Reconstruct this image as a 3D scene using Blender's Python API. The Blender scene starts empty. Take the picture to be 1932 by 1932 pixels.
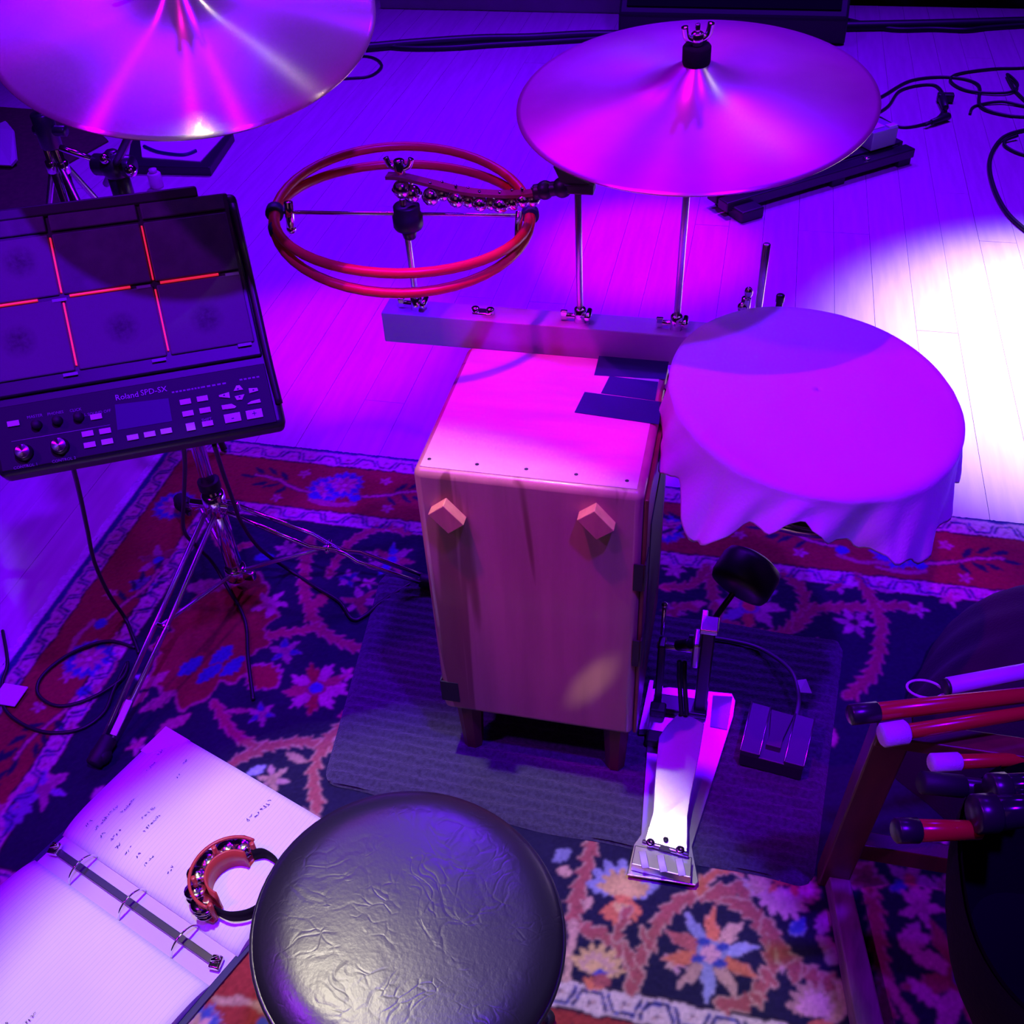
import bpy, math, random
import numpy as np
from mathutils import Matrix, Vector, Euler
random.seed(7)
S = bpy.context.scene
COL = S.collection
PI = math.pi

# ---------------------------------------------------------------- camera
cam_d = bpy.data.cameras.new('camera'); cam = bpy.data.objects.new('camera', cam_d); COL.objects.link(cam)
cam_d.sensor_width = 36.0; cam_d.lens = 36.0*1994.95/1932.0; cam_d.clip_start = 0.02; cam_d.clip_end = 60
cam.matrix_world = Matrix(((0.975613, -0.110460, 0.189680, 0), (0.215009, 0.654832, -0.724546, 0),
                           (-0.044175, 0.747659, 0.662612, 1.45), (0, 0, 0, 1)))
S.camera = cam
# ---------------------------------------------------------------- world, exposure
W = bpy.data.worlds.new('dark_hall'); S.world = W; W.use_nodes = True
W.node_tree.nodes['Background'].inputs['Color'].default_value = (0.10, 0.0, 0.30, 1)
W.node_tree.nodes['Background'].inputs['Strength'].default_value = 0.035
S.view_settings.view_transform = 'Standard'; S.view_settings.look = 'None'
S.view_settings.exposure = 0.0; S.view_settings.gamma = 1.0; S.view_settings.use_curve_mapping = False
# ---------------------------------------------------------------- stage lamps, plus added fills and accent beams
def spot(name, loc, aim, color, watts, angle, blend, size):
    d = bpy.data.lights.new(name, 'SPOT'); o = bpy.data.objects.new(name, d); COL.objects.link(o)
    d.color = color; d.energy = watts; d.spot_size = math.radians(angle); d.spot_blend = blend; d.shadow_soft_size = size
    o.location = loc
    o.rotation_euler = (Vector(aim)-Vector(loc)).to_track_quat('-Z', 'Y').to_euler()
    return o
def area(name, loc, aim, color, watts, size):
    d = bpy.data.lights.new(name, 'AREA'); o = bpy.data.objects.new(name, d); COL.objects.link(o)
    d.color = color; d.energy = watts; d.size = size
    o.location = loc
    o.rotation_euler = (Vector(aim)-Vector(loc)).to_track_quat('-Z', 'Y').to_euler()
    return o
BLUE = (0.115, 0.0, 1.0); MAG = (1.0, 0.0, 0.85)
spot('blue_stage_lamp', (-1.5, 4.95, 4.9), (-1.2, 3.1, 0.0), BLUE, 1500, 54, 1.0, 0.30)
spot('blue_stage_lamp', (0.7, 4.95, 4.9), (0.45, 3.1, 0.0), BLUE, 1500, 54, 1.0, 0.30)
spot('blue_stage_lamp', (-2.0, 3.5, 4.6), (-0.75, 1.75, 0.9), BLUE, 420, 24, 0.8, 0.40)
spot('blue_front_lamp', (0.8, -0.1, 4.3), (-0.5, 1.85, 0.3), BLUE, 1100, 44, 0.6, 0.08)
spot('magenta_front_lamp', (-0.9, 0.3, 4.4), (-0.04, 1.22, 0.6), MAG, 210, 12.5, 0.35, 0.03)
spot('magenta_front_lamp', (-1.0, 0.35, 4.4), (-0.29, 1.10, 0.61), MAG, 440, 6.4, 0.4, 0.03)  # extra narrow beam, added to brighten the box drum's top
spot('magenta_top_lamp', (-0.75, 1.0, 4.4), (-0.69, 1.20, 1.06), MAG, 16, 7.4, 0.5, 0.03)
spot('magenta_floor_lamp', (-1.3, 3.2, 4.6), (-1.0, 2.15, 0.0), MAG, 700, 9.5, 0.9, 0.05)
spot('magenta_floor_lamp', (-0.3, 3.9, 4.6), (-0.28, 2.75, 0.0), MAG, 900, 9, 0.8, 0.05)
spot('magenta_back_lamp', (-1.9, 4.9, 4.6), (-0.8, 1.0, 0.3), MAG, 30, 34, 0.8, 0.06)
spot('white_stage_lamp', (-0.68, 1.0, 4.4), (-0.345, 0.45, 0.0), (1.0, 0.91, 0.66), 470, 15.5, 0.12, 0.06)
spot('white_side_lamp', (1.7, 1.5, 3.7), (-0.67, 1.22, 1.07), (1.0, 0.93, 0.85), 70, 6.6, 0.5, 0.04)
spot('white_side_lamp', (1.7, 1.5, 3.72), (-0.08, 1.33, 0.97), (1.0, 0.93, 0.85), 22, 6.4, 0.5, 0.04)
spot('violet_fill', (-2.2, -0.6, 4.2), (0.15, 1.25, 0.0), (0.32, 0.0, 1.0), 400, 40, 0.8, 0.1)  # added violet fill that lifts the mat and the rug
spot('blue_low_lamp', (-0.1, 4.9, 4.3), (-0.2, 0.5, 0.5), BLUE, 520, 6, 0.7, 0.15)
spot('magenta_page_fill', (-1.7, -0.4, 4.4), (-0.72, 0.62, 0.0), MAG, 55, 13, 0.8, 0.05)  # added narrow wash that turns the binder pages pinker
spot('white_floor_lamp', (1.9, 3.9, 3.8), (0.86, 2.40, 0.0), (1.0, 0.80, 1.0), 3300, 18.5, 1.0, 0.06)
spot('warm_streak_helper', (1.15, -0.05, 2.80), (-0.150, 0.975, 0.245), (1.0, 0.80, 0.55), 340, 0.75, 0.8, 0.01)  # invented pin spot that makes the warm streak on the box drum front
area('hall_fill', (-0.6, -2.2, 3.2), (-0.2, 1.0, 0.4), (1.0, 0.34, 0.70), 2.2, 2.4)  # soft fill added behind the camera for the dim front faces

# ---------------------------------------------------------------- helpers
def tag(o, label=None, cat=None, group=None, kind=None):
    if label: o['label'] = label
    if cat: o['category'] = cat
    if group: o['group'] = group
    if kind: o['kind'] = kind
    return o
def catmull(pts, n=6, closed=False):
    P = [Vector(p) for p in pts]
    if len(P) < 3: return P
    out = []; N = len(P); rng = N if closed else N-1
    for i in range(rng):
        if closed: a, b, c, d = P[(i-1) % N], P[i], P[(i+1) % N], P[(i+2) % N]
        else: a, b, c, d = P[max(i-1, 0)], P[i], P[i+1], P[min(i+2, N-1)]
        for k in range(n):
            t = k/n
            out.append(0.5*((2*b)+(c-a)*t+(2*a-5*b+4*c-d)*t*t+(3*b-a-3*c+d)*t*t*t))
    if not closed: out.append(P[-1])
    return out
class MB:
    """collects shapes, then links them as one mesh object"""
    def __init__(s): s.v = []; s.f = []; s.sm = []
    def add(s, vs, fs, smooth=False, M=None):
        b = len(s.v)
        for p in vs:
            p = Vector(p); s.v.append(tuple(M @ p if M else p))
        for f in fs: s.f.append(tuple(i+b for i in f)); s.sm.append(smooth)
        return s
    def box(s, x0, x1, y0, y1, z0, z1, M=None, bev=0.0):
        if bev <= 0:
            vs = [(x, y, z) for z in (z0, z1) for y in (y0, y1) for x in (x0, x1)]
            return s.add(vs, [(0, 2, 3, 1), (4, 5, 7, 6), (0, 1, 5, 4), (2, 6, 7, 3), (0, 4, 6, 2), (1, 3, 7, 5)], False, M)
        poly = []
        n = 4
        for cx, cy, a0 in ((x1-bev, y1-bev, 0), (x0+bev, y1-bev, PI/2), (x0+bev, y0+bev, PI), (x1-bev, y0+bev, 1.5*PI)):
            for k in range(n+1):
                a = a0+PI/2*k/n; poly.append((cx+bev*math.cos(a), cy+bev*math.sin(a), math.cos(a), math.sin(a)))
        # profile: from bottom inset up to top inset
        prof = [(bev*(1-math.sin(PI/2*k/n)), z0+bev*(1-math.cos(PI/2*k/n))) for k in range(n+1)]
        prof += [(bev*(1-math.cos(PI/2*k/n)), z1-bev*(1-math.sin(PI/2*k/n))) for k in range(n+1)]
        vs = []; m = len(poly)
        for ins, z in prof:
            for (x, y, nx, ny) in poly: vs.append((x-nx*ins*.985, y-ny*ins*.985, z))
        fs = []
        for r in range(len(prof)-1):
            for i in range(m):
                j = (i+1) % m; fs.append((r*m+i, r*m+j, (r+1)*m+j, (r+1)*m+i))
        fs.append(tuple(reversed(range(m)))); fs.append(tuple((len(prof)-1)*m+i for i in range(m)))
        b0 = len(s.f); s.add(vs, fs, True, M)
        for r in range(len(prof)-1):
            for i in range(m):
                if r == n and i % (n+1) == n: s.sm[b0+r*m+i] = False
        s.sm[-1] = s.sm[-2] = False
        return s
    def prism(s, poly, z0, z1, M=None, bev=0.0):
        n = len(poly)
        ar = sum(poly[i][0]*poly[(i+1) % n][1]-poly[(i+1) % n][0]*poly[i][1] for i in range(n))
        if ar < 0: poly = poly[::-1]
        vs = [(p[0], p[1], z0) for p in poly]+[(p[0], p[1], z1) for p in poly]
        fs = [tuple(reversed(range(n))), tuple(range(n, 2*n))]+[(i, (i+1) % n, n+(i+1) % n, n+i) for i in range(n)]
        return s.add(vs, fs, False, M)
    def slab(s, pts, t):
        """polygon of 3D points thickened by t along its normal (downwards)"""
        n = len(pts); P = [Vector(p) for p in pts]
        nr = Vector((0, 0, 0))
        for i in range(n): nr += P[i].cross(P[(i+1) % n])
        nr.normalize()
        if nr.z < 0: P = P[::-1]; nr = -nr
        vs = [p-nr*t for p in P]+P
        fs = [tuple(reversed(range(n))), tuple(range(n, 2*n))]+[(i, (i+1) % n, n+(i+1) % n, n+i) for i in range(n)]
        return s.add(vs, fs)
    def lathe(s, prof, seg=24, M=None, smooth=True, cap=True):
        vs = []; m = len(prof)
        for k in range(seg):
            a = 2*PI*k/seg
            for r, z in prof: vs.append((r*math.cos(a), r*math.sin(a), z))
        fs = []
        for k in range(seg):
            q = (k+1) % seg
            for i in range(m-1): fs.append((k*m+i, q*m+i, q*m+i+1, k*m+i+1))
        if cap:
            if prof[0][0] > 1e-6: fs.append(tuple(k*m for k in reversed(range(seg))))
            if prof[-1][0] > 1e-6: fs.append(tuple(k*m+m-1 for k in range(seg)))
        return s.add(vs, fs, smooth, M)
    def cyl(s, a, b, r, seg=12, r2=None):
        a = Vector(a); b = Vector(b); d = b-a; L = d.length
        M = Matrix.Translation(a) @ d.to_track_quat('Z', 'Y').to_matrix().to_4x4()
        r2 = r if r2 is None else r2
        e = min(r, r2, L*.5)*.18
        return s.lathe([(0, 0), (r-e, 0), (r, e), (r2, L-e), (r2-e, L), (0, L)], seg, M)
    def tube(s, pts, r, seg=8, closed=False, n=6, smooth_path=True, ry=None):
        P = catmull(pts, n, closed) if smooth_path else [Vector(p) for p in pts]
        N = len(P); vs = []; ref = Vector((0, 0, 1)); prev = None
        for i, p in enumerate(P):
            if closed: t = P[(i+1) % N]-P[i-1]
            else: t = P[min(i+1, N-1)]-P[max(i-1, 0)]
            if t.length < 1e-9: t = Vector((1, 0, 0))
            t.normalize()
            if prev is None:
                u = ref.cross(t)
                if u.length < 1e-3: u = Vector((1, 0, 0)).cross(t)
            else: u = prev-t*prev.dot(t)
            u.normalize(); prev = u; w = t.cross(u)
            rr = r(i/max(N-1, 1)) if callable(r) else r
            for k in range(seg):
                a = 2*PI*k/seg; vs.append(p+u*(rr*math.cos(a))+w*((ry or rr)*math.sin(a)))
        fs = []
        for i in range(N if closed else N-1):
            j = (i+1) % N
            for k in range(seg):
                q = (k+1) % seg; fs.append((i*seg+k, i*seg+q, j*seg+q, j*seg+k))
        if not closed:
            fs.append(tuple(reversed(range(seg)))); fs.append(tuple((N-1)*seg+k for k in range(seg)))
        return s.add(vs, fs, True)
    def ball(s, c, r, seg=14, rings=8, M=None, sz=1.0):
        prof = [(r*math.sin(PI*k/rings), -r*sz*math.cos(PI*k/rings)) for k in range(rings+1)]
        prof[0] = (0, -r*sz); prof[-1] = (0, r*sz)
        T = Matrix.Translation(Vector(c))
        return s.lathe(prof, seg, (T @ M) if M else T)
    def grid(s, nx, ny, fn, smooth=True, flip=False):
        vs = [fn(i/(nx-1), j/(ny-1)) for j in range(ny) for i in range(nx)]
        fs = []
        for j in range(ny-1):
            for i in range(nx-1):
                a = j*nx+i; f = (a, a+1, a+nx+1, a+nx); fs.append(f[::-1] if flip else f)
        return s.add(vs, fs, smooth)
    def build(s, name, mat, parent=None, local=False, bev=0.0):
        me = bpy.data.meshes.new(name); me.from_pydata(s.v, [], s.f)
        me.polygons.foreach_set('use_smooth', s.sm); me.update()
        o = bpy.data.objects.new(name, me); COL.objects.link(o)
        me.materials.append(mat)
        if parent is not None:
            o.parent = parent
            if not local and parent.get('_root'):
                o.matrix_parent_inverse = Matrix.Translation(-Vector(parent.location))
        if bev > 0:
            m = o.modifiers.new('bevel', 'BEVEL'); m.width = bev; m.segments = 2; m.limit_method = 'ANGLE'; m.angle_limit = 0.6
            m.harden_normals = False
        return o
def thing(name, label, cat, loc=(0, 0, 0), rot=None, group=None):
    o = bpy.data.objects.new(name, None); COL.objects.link(o); o.location = loc
    o.empty_display_size = 0.05
    if rot is not None: o.rotation_euler = rot
    else: o['_root'] = 1
    return tag(o, label, cat, group)
def align(p, n, spin=0.0):
    """euler that turns local z to n"""
    q = Vector(n).normalized().to_track_quat('Z', 'Y')
    return (q.to_matrix() @ Matrix.Rotation(spin, 3, 'Z')).to_euler()
def frame(p, n, xdir=(1, 0, 0)):
    z = Vector(n).normalized(); x = Vector(xdir); x = (x-z*x.dot(z)).normalized(); y = z.cross(x)
    return Matrix(((x.x, y.x, z.x, p[0]), (x.y, y.y, z.y, p[1]), (x.z, y.z, z.z, p[2]), (0, 0, 0, 1)))
def text_mesh(body, size, name, mat, parent, M, depth=0.0003):
    c = bpy.data.curves.new('t', 'FONT'); c.body = body; c.size = size; c.extrude = depth; c.align_x = 'CENTER'; c.align_y = 'CENTER'; c.resolution_u = 2
    t = bpy.data.objects.new('t', c); COL.objects.link(t)
    me = bpy.data.meshes.new_from_object(t)
    bpy.data.objects.remove(t); bpy.data.curves.remove(c)
    o = bpy.data.objects.new(name, me); COL.objects.link(o); me.materials.clear(); me.materials.append(mat)
    me.transform(M); o.parent = parent
    return o

# ---------------------------------------------------------------- materials
def mat(name, color, rough=0.5, metal=0.0, bump=0.0, bscale=200.0, var=0.0, vscale=8.0, spec=0.5, aniso=0.0, coat=0.0, sheen=0.0, stretch=None, obvar=0.0, col2=None):
    m = bpy.data.materials.new(name); m.use_nodes = True
    nt = m.node_tree; N = nt.nodes; L = nt.links; b = N['Principled BSDF']
    b.inputs['Base Color'].default_value = (*color, 1); b.inputs['Roughness'].default_value = rough
    b.inputs['Metallic'].default_value = metal; b.inputs['Specular IOR Level'].default_value = spec
    b.inputs['Coat Weight'].default_value = coat; b.inputs['Coat Roughness'].default_value = 0.12
    b.inputs['Sheen Weight'].default_value = sheen
    tc = N.new('ShaderNodeTexCoord'); src = tc.outputs['Object']
    if stretch:
        mp = N.new('ShaderNodeMapping'); mp.inputs['Scale'].default_value = stretch; L.new(src, mp.inputs['Vector']); src = mp.outputs['Vector']
    if var > 0:
        n = N.new('ShaderNodeTexNoise'); n.inputs['Scale'].default_value = vscale; n.inputs['Detail'].default_value = 5; L.new(src, n.inputs['Vector'])
        r = N.new('ShaderNodeValToRGB')
        c2 = col2 or tuple(c*(1-var) for c in color)
        r.color_ramp.elements[0].position = 0.35; r.color_ramp.elements[0].color = (*c2, 1)
        r.color_ramp.elements[1].position = 0.65; r.color_ramp.elements[1].color = (*color, 1)
        L.new(n.outputs['Fac'], r.inputs['Fac']); out = r.outputs['Color']
        if obvar > 0:
            oi = N.new('ShaderNodeObjectInfo'); hs = N.new('ShaderNodeHueSaturation'); mr = N.new('ShaderNodeMapRange')
            mr.inputs['To Min'].default_value = 1-obvar; mr.inputs['To Max'].default_value = 1+obvar
            L.new(oi.outputs['Random'], mr.inputs['Value']); L.new(mr.outputs['Result'], hs.inputs['Value']); L.new(out, hs.inputs['Color']); out = hs.outputs['Color']
        L.new(out, b.inputs['Base Color'])
    if bump > 0:
        n2 = N.new('ShaderNodeTexNoise'); n2.inputs['Scale'].default_value = bscale; n2.inputs['Detail'].default_value = 4; L.new(src, n2.inputs['Vector'])
        bp = N.new('ShaderNodeBump'); bp.inputs['Strength'].default_value = bump; bp.inputs['Distance'].default_value = 0.002
        L.new(n2.outputs['Fac'], bp.inputs['Height']); L.new(bp.outputs['Normal'], b.inputs['Normal'])
    if aniso > 0:
        b.inputs['Anisotropic'].default_value = aniso; b.inputs['Anisotropic Rotation'].default_value = 0.25
        tg = N.new('ShaderNodeTangent'); tg.direction_type = 'RADIAL'; tg.axis = 'Z'; L.new(tg.outputs['Tangent'], b.inputs['Tangent'])
    return m
def emit(name, color, strength):
    m = bpy.data.materials.new(name); m.use_nodes = True; b = m.node_tree.nodes['Principled BSDF']
    b.inputs['Base Color'].default_value = (*color, 1); b.inputs['Emission Color'].default_value = (*color, 1); b.inputs['Emission Strength'].default_value = strength
    return m
M_chrome = mat('chrome', (0.82, 0.82, 0.84), 0.12, 1.0)
M_steel = mat('brushed_steel', (0.70, 0.70, 0.72), 0.32, 1.0, 0.05, 300)
M_black = mat('black_plastic', (0.018, 0.018, 0.02), 0.42, 0, 0.05, 500)
M_panel = mat('panel_black', (0.014, 0.014, 0.018), 0.5, 0.0, spec=0.25)
M_blackm = mat('black_metal', (0.02, 0.02, 0.022), 0.3, 0.0, spec=0.6)
M_rubber = mat('black_rubber', (0.012, 0.012, 0.013), 0.6, 0, 0.1, 400)
M_cable = mat('cable_rubber', (0.012, 0.012, 0.014), 0.45)
M_tape = mat('gaffer_tape', (0.006, 0.014, 0.085), 0.5, 0, 0.08, 700, spec=0.6)
M_wtape = mat('white_tape', (0.8, 0.78, 0.76), 0.6, 0, 0.05, 300)
M_wood = mat('maple_veneer', (0.62, 0.40, 0.24), 0.30, 0, 0.04, 60, var=0.28, vscale=3.5, coat=0.35, stretch=(9, 9, 0.9))
M_woodtop = mat('maple_lit_top', (0.76, 0.62, 0.50), 0.36, 0, 0.03, 60, var=0.2, vscale=4, coat=0.2, stretch=(1.2, 7, 7))  # paler than the body: light falling on the top is in the colour
M_lwood = mat('light_block_wood', (0.62, 0.36, 0.14), 0.45, 0, 0.05, 60, var=0.2, vscale=10, stretch=(8, 8, 1))
M_dwood = mat('dark_stained_wood', (0.16, 0.040, 0.026), 0.38, 0, 0.06, 80, var=0.45, vscale=6, stretch=(6, 6, 0.8))
M_greyw = mat('grey_painted_bar', (0.50, 0.46, 0.58), 0.45, 0, 0.05, 60, var=0.15, vscale=5)
M_felt = mat('white_felt', (0.72, 0.70, 0.68), 0.9, 0, 0.5, 500, sheen=0.4)
M_red = mat('red_lacquer', (0.50, 0.035, 0.02), 0.22, 0, coat=0.4, spec=0.6)
M_hoop = mat('red_hose', (0.66, 0.055, 0.035), 0.38, 0, 0.03, 300)
M_bronze = mat('cymbal_bronze', (0.80, 0.66, 0.46), 0.25, 0.8, aniso=1.0, var=0.10, vscale=18)
M_satin = mat('satin_bronze', (0.74, 0.66, 0.54), 0.35, 0.82, aniso=0.8, var=0.08, vscale=18)
M_paper = mat('ruled_paper', (0.80, 0.78, 0.74), 0.75)
M_ink = mat('ink', (0.05, 0.05, 0.10), 0.7)
M_cloth = mat('pale_cloth', (0.66, 0.64, 0.66), 0.85, 0, 0.35, 260, sheen=0.3)
M_darkcloth = mat('dark_fleece', (0.012, 0.010, 0.012), 0.95, 0, 0.5, 220, sheen=0.05)
M_bag = mat('black_bag_cloth', (0.007, 0.006, 0.008), 0.9, 0, 0.4, 160, spec=0.15)
M_btn = mat('pale_grey_buttons', (0.75, 0.70, 0.72), 0.5)  # plain pale button plastic, not backlit
M_print = mat('white_print', (0.55, 0.52, 0.6), 0.6)
M_label = mat('grey_print', (0.30, 0.28, 0.34), 0.6)
M_led = emit('red_led_strip', (1.0, 0.02, 0.06), 0.6)
M_lcd = emit('blue_lcd', (0.008, 0.0, 0.06), 0.5)
M_clear = mat('gold_tip', (0.6, 0.5, 0.3), 0.3, 0.6)

# ================================================================ the setting
def wood_floor_mat():
    m = mat('painted_floor_boards', (0.62, 0.54, 0.52), 0.40, 0, 0.10, 40, var=0.14, vscale=5, stretch=(9, 0.8, 9), obvar=0.03, spec=0.5)
    return m
M_floor = wood_floor_mat()
M_sub = mat('dark_subfloor', (0.10, 0.08, 0.07), 0.8)
fl = MB().box(-4.0, 2.4, 0.0, 5.05, -0.06, -0.014).build('floor', M_sub); tag(fl, kind='structure')
PW, GAP = 0.0975, 0.0010
meshes = {}
def plank_mesh(L):
    k = round(L, 1)
    if k not in meshes:
        b = MB().box(-PW/2, PW/2, -k/2, k/2, -0.012, 0.0)
        me = bpy.data.meshes.new('plank'); me.from_pydata(b.v, [], b.f); me.materials.append(M_floor); me.update(); meshes[k] = me
    return meshes[k], k
x = -3.95; r_ = random.Random(3)
while x < 2.35:
    y = 0.02+r_.choice((0, -0.0))
    first = r_.choice((1.2, 1.9, 2.4, 2.9))
    while y < 5.0:
        L = min(first, 5.04-y); first = r_.choice((2.0, 2.6, 3.0))
        if 5.04-y-L < 0.5: L = 5.04-y
        me, k = plank_mesh(max(L-GAP, .2))
        o = bpy.data.objects.new('plank', me); COL.objects.link(o)
        o.location = (x, y+L/2, r_.uniform(-0.0007, 0)); o.rotation_euler = (0, r_.uniform(-0.003, 0.003), 0)
        o.scale = (1, (L-GAP)/k, 1); o.parent = fl
        y += L
    x += PW+GAP
# black drape behind the stage
M_drape = mat('black_drape', (0.02, 0.014, 0.018), 0.9, 0, 0.2, 60, sheen=0.3)
dr = MB().grid(160, 6, lambda u, v: (-4.0+6.4*u, 5.12+0.05*math.sin(u*150)+0.02*math.sin(u*61+1), -0.06+3.0*v)).build('wall_back', M_drape)
tag(dr, kind='structure')

# ================================================================ the rug (pile pattern as vertex colour on a real pile mesh)
def rug():
    X0, X1, Y0, Y1 = -1.252, 0.90, 0.285, 1.715
    st = 0.0024
    nx = int((X1-X0)/st)+1; ny = int((Y1-Y0)/st)+1
    gx, gy = np.meshgrid(np.linspace(X0, X1, nx), np.linspace(Y0, Y1, ny))
    rng = np.random.default_rng(5)
    def noise(cell, amp):
        a = rng.standard_normal((int((Y1-Y0)/cell)+4, int((X1-X0)/cell)+4))
        fx = (gx-X0)/cell; fy = (gy-Y0)/cell; ix = fx.astype(int); iy = fy.astype(int); tx = fx-ix; ty = fy-iy
        tx = tx*tx*(3-2*tx); ty = ty*ty*(3-2*ty)
        return amp*((a[iy, ix]*(1-tx)+a[iy, ix+1]*tx)*(1-ty)+(a[iy+1, ix]*(1-tx)+a[iy+1, ix+1]*tx)*ty)
    wx = gx+noise(0.005, 0.0008)+noise(0.018, 0.0014); wy = gy+noise(0.005, 0.0008)+noise(0.018, 0.0014)
    NAVY = np.array((0.013, 0.012, 0.034)); REDB = np.array((0.26, 0.034, 0.026)); VINE = np.array((0.31, 0.085, 0.070)); TAN = np.array((0.50, 0.32, 0.20))
    CREAM = np.array((0.52, 0.44, 0.34)); BLUE = np.array((0.045, 0.07, 0.30)); LBLUE = np.array((0.30, 0.34, 0.48)); ORNG = np.array((0.55, 0.17, 0.07))
    GOLD = np.array((0.58, 0.40, 0.14)); PINK = np.array((0.55, 0.30, 0.30)); DARK = np.array((0.02, 0.012, 0.022)); WHITE = np.array((0.66, 0.62, 0.64))
    c = np.empty((ny, nx, 3)); c[:] = NAVY
    IX0, IX1, IY0, IY1 = -1.025, 0.70, 0.648, 1.475     # field inside the inner guard
    BX0, BX1, BY0, BY1 = -1.180, 0.84, 0.345, 1.660     # red border outer edge
    GX0, GX1, GY0, GY1 = -1.067, 0.742, 0.605, 1.518    # inner guard outer edge
    def rect_ring(o, col):
        m = (wx < o[0]) | (wx > o[1]) | (wy < o[2]) | (wy > o[3]); c[m] = col
    rect_ring((IX0, IX1, IY0, IY1), DARK)
    rect_ring((IX0-.004, IX1+.004, IY0-.004, IY1+.004), CREAM)
    rect_ring((GX0+.004, GX1-.004, GY0+.004, GY1-.004), DARK)
    rect_ring((GX0, GX1, GY0, GY1), REDB)
    rect_ring((BX0, BX1, BY0, BY1), DARK)
    rect_ring((BX0-.004, BX1+.004, BY0-.004, BY1+.004), CREAM)
    rect_ring((-1.218, X1-.018, Y0+.018, Y1-.010), BLUE*.5)
    rect_ring((-1.230, X1-.006, Y0+.006, Y1-.003), BLUE*.4)
    def boxof(p, pad):
        a = np.asarray(p); i0 = max(int((a[:, 0].min()-pad-X0)/st), 0); i1 = min(int((a[:, 0].max()+pad-X0)/st)+2, nx)
        j0 = max(int((a[:, 1].min()-pad-Y0)/st), 0); j1 = min(int((a[:, 1].max()+pad-Y0)/st)+2, ny)
        return slice(j0, max(j1, j0)), slice(i0, max(i1, i0))
    def stroke(pts, w, col=VINE, edge=TAN*.85, ew=0.0026, lobes=True, smooth=True, taper=False):
        P = [(q.x, q.y) for q in catmull([(a, b, 0) for a, b in pts], 5)] if smooth and len(pts) > 2 else pts
        sl = boxof(P, w*3+.01); X = wx[sl]; Y = wy[sl]
        if X.size == 0: return
        d = np.full(X.shape, 9.0); al = np.zeros(X.shape); sd = np.zeros(X.shape); L = 0.0
        for (ax, ay), (bx, by) in zip(P[:-1], P[1:]):
            ex, ey = bx-ax, by-ay; l2 = ex*ex+ey*ey
            if l2 < 1e-12: continue
            t = np.clip(((X-ax)*ex+(Y-ay)*ey)/l2, 0, 1); dd = np.hypot(X-ax-t*ex, Y-ay-t*ey); m = dd < d
            d[m] = dd[m]; al[m] = (L+t*math.sqrt(l2))[m]; sd[m] = np.sign((X-ax)*ey-(Y-ay)*ex)[m]; L += math.sqrt(l2)
        ww = np.full(X.shape, w)
        if lobes:
            ph = (al/0.024+0.5*(sd > 0)) % 1.0
            ww = w*(0.50+0.78*np.clip(ph, 0, 1)**1.7)
        if taper: ww = ww*np.clip(1.15-al/max(L, 1e-6), .15, 1)
        cc = c[sl]; cc[d < ww+ew] = edge; cc[d < ww] = col
    def flower(p, R, cols, n=8, k=0.22, center=None, a0=0.0, edge=None, sq=1.0):
        sl = boxof([p], R*1.6); X = wx[sl]-p[0]; Y = (wy[sl]-p[1])/sq
        if X.size == 0: return
        r = np.hypot(X, Y); a = np.arctan2(Y, X)+a0
        rr = R*(1-k+k*np.cos(n*a)+0.08*np.cos(n*3*a+1))
        cc = c[sl]
        if edge is not None: cc[r < rr+.006] = edge
        idx = (np.floor((a/(2*PI)*n+.5)) % n).astype(int)
        arr = np.array([cols[i % len(cols)] for i in range(n)])
        m = r < rr; cc[m] = arr[idx[m]]
        if edge is None:
            m2 = m & (r > rr-.0035); cc[m2] = cc[m2]*.75+CREAM*.25
        ln = m & (np.abs(((a/(2*PI)*n+.5) % 1)-.02) < .03) & (r > R*.3); cc[ln] = cc[ln]*.45
        cc[r < R*.32] = cols[1 % len(cols)]*.8
        if center is not None: cc[r < R*.22] = center
    def leaf(p, L, w, ang, col, edge=None):
        sl = boxof([p], L*1.3); X = wx[sl]-p[0]; Y = wy[sl]-p[1]
        if X.size == 0: return
        u = (X*math.cos(ang)+Y*math.sin(ang))/L; v = (-X*math.sin(ang)+Y*math.cos(ang))/w
        f = np.abs(v)-(1-u*u)*(1+.18*np.cos(u*16)); cc = c[sl]
        if edge is not None: cc[f < .25] = edge
        cc[(f < 0) & (np.abs(u) < 1)] = col
    def palmette(p, R, ang, c1, c2, c3):
        for k, (dr, col) in enumerate(((1.0, c1), (0.72, c2), (0.42, c3))):
            for a in np.linspace(-1.25, 1.25, 7):
                q = (p[0]+math.cos(ang+a)*R*.42*dr, p[1]+math.sin(ang+a)*R*.42*dr)
                leaf(q, R*.55*dr, R*.2*dr, ang+a, col)
        leaf((p[0]-math.cos(ang)*R*.35, p[1]-math.sin(ang)*R*.35), R*.4, R*.2, ang+PI/2, ORNG)
    rr = random.Random(11)
    # small scattered blossoms over the field first
    for i in range(70):
        p = (rr.uniform(IX0+.04, IX1-.04), rr.uniform(IY0+.03, IY1-.03))
        if rr.random() < .5: leaf(p, rr.uniform(.012, .022), rr.uniform(.006, .011), rr.uniform(0, 6.28), rr.choice((TAN, LBLUE, PINK, CREAM*.8)))
        else: flower(p, rr.uniform(.012, .02), [PINK*.9, TAN], 5, .3)
    # generic scrolls right of the frame so that the field goes on
    for cx, cy in ((0.62, 1.25), (0.60, 0.86)):
        stroke([(cx+.12*math.cos(t), cy+.12*math.sin(t)) for t in np.linspace(.4, 6.0, 12)], .010)
        flower((cx, cy), .07, [ORNG, LBLUE, TAN, VINE], 8, .25, BLUE)
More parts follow.
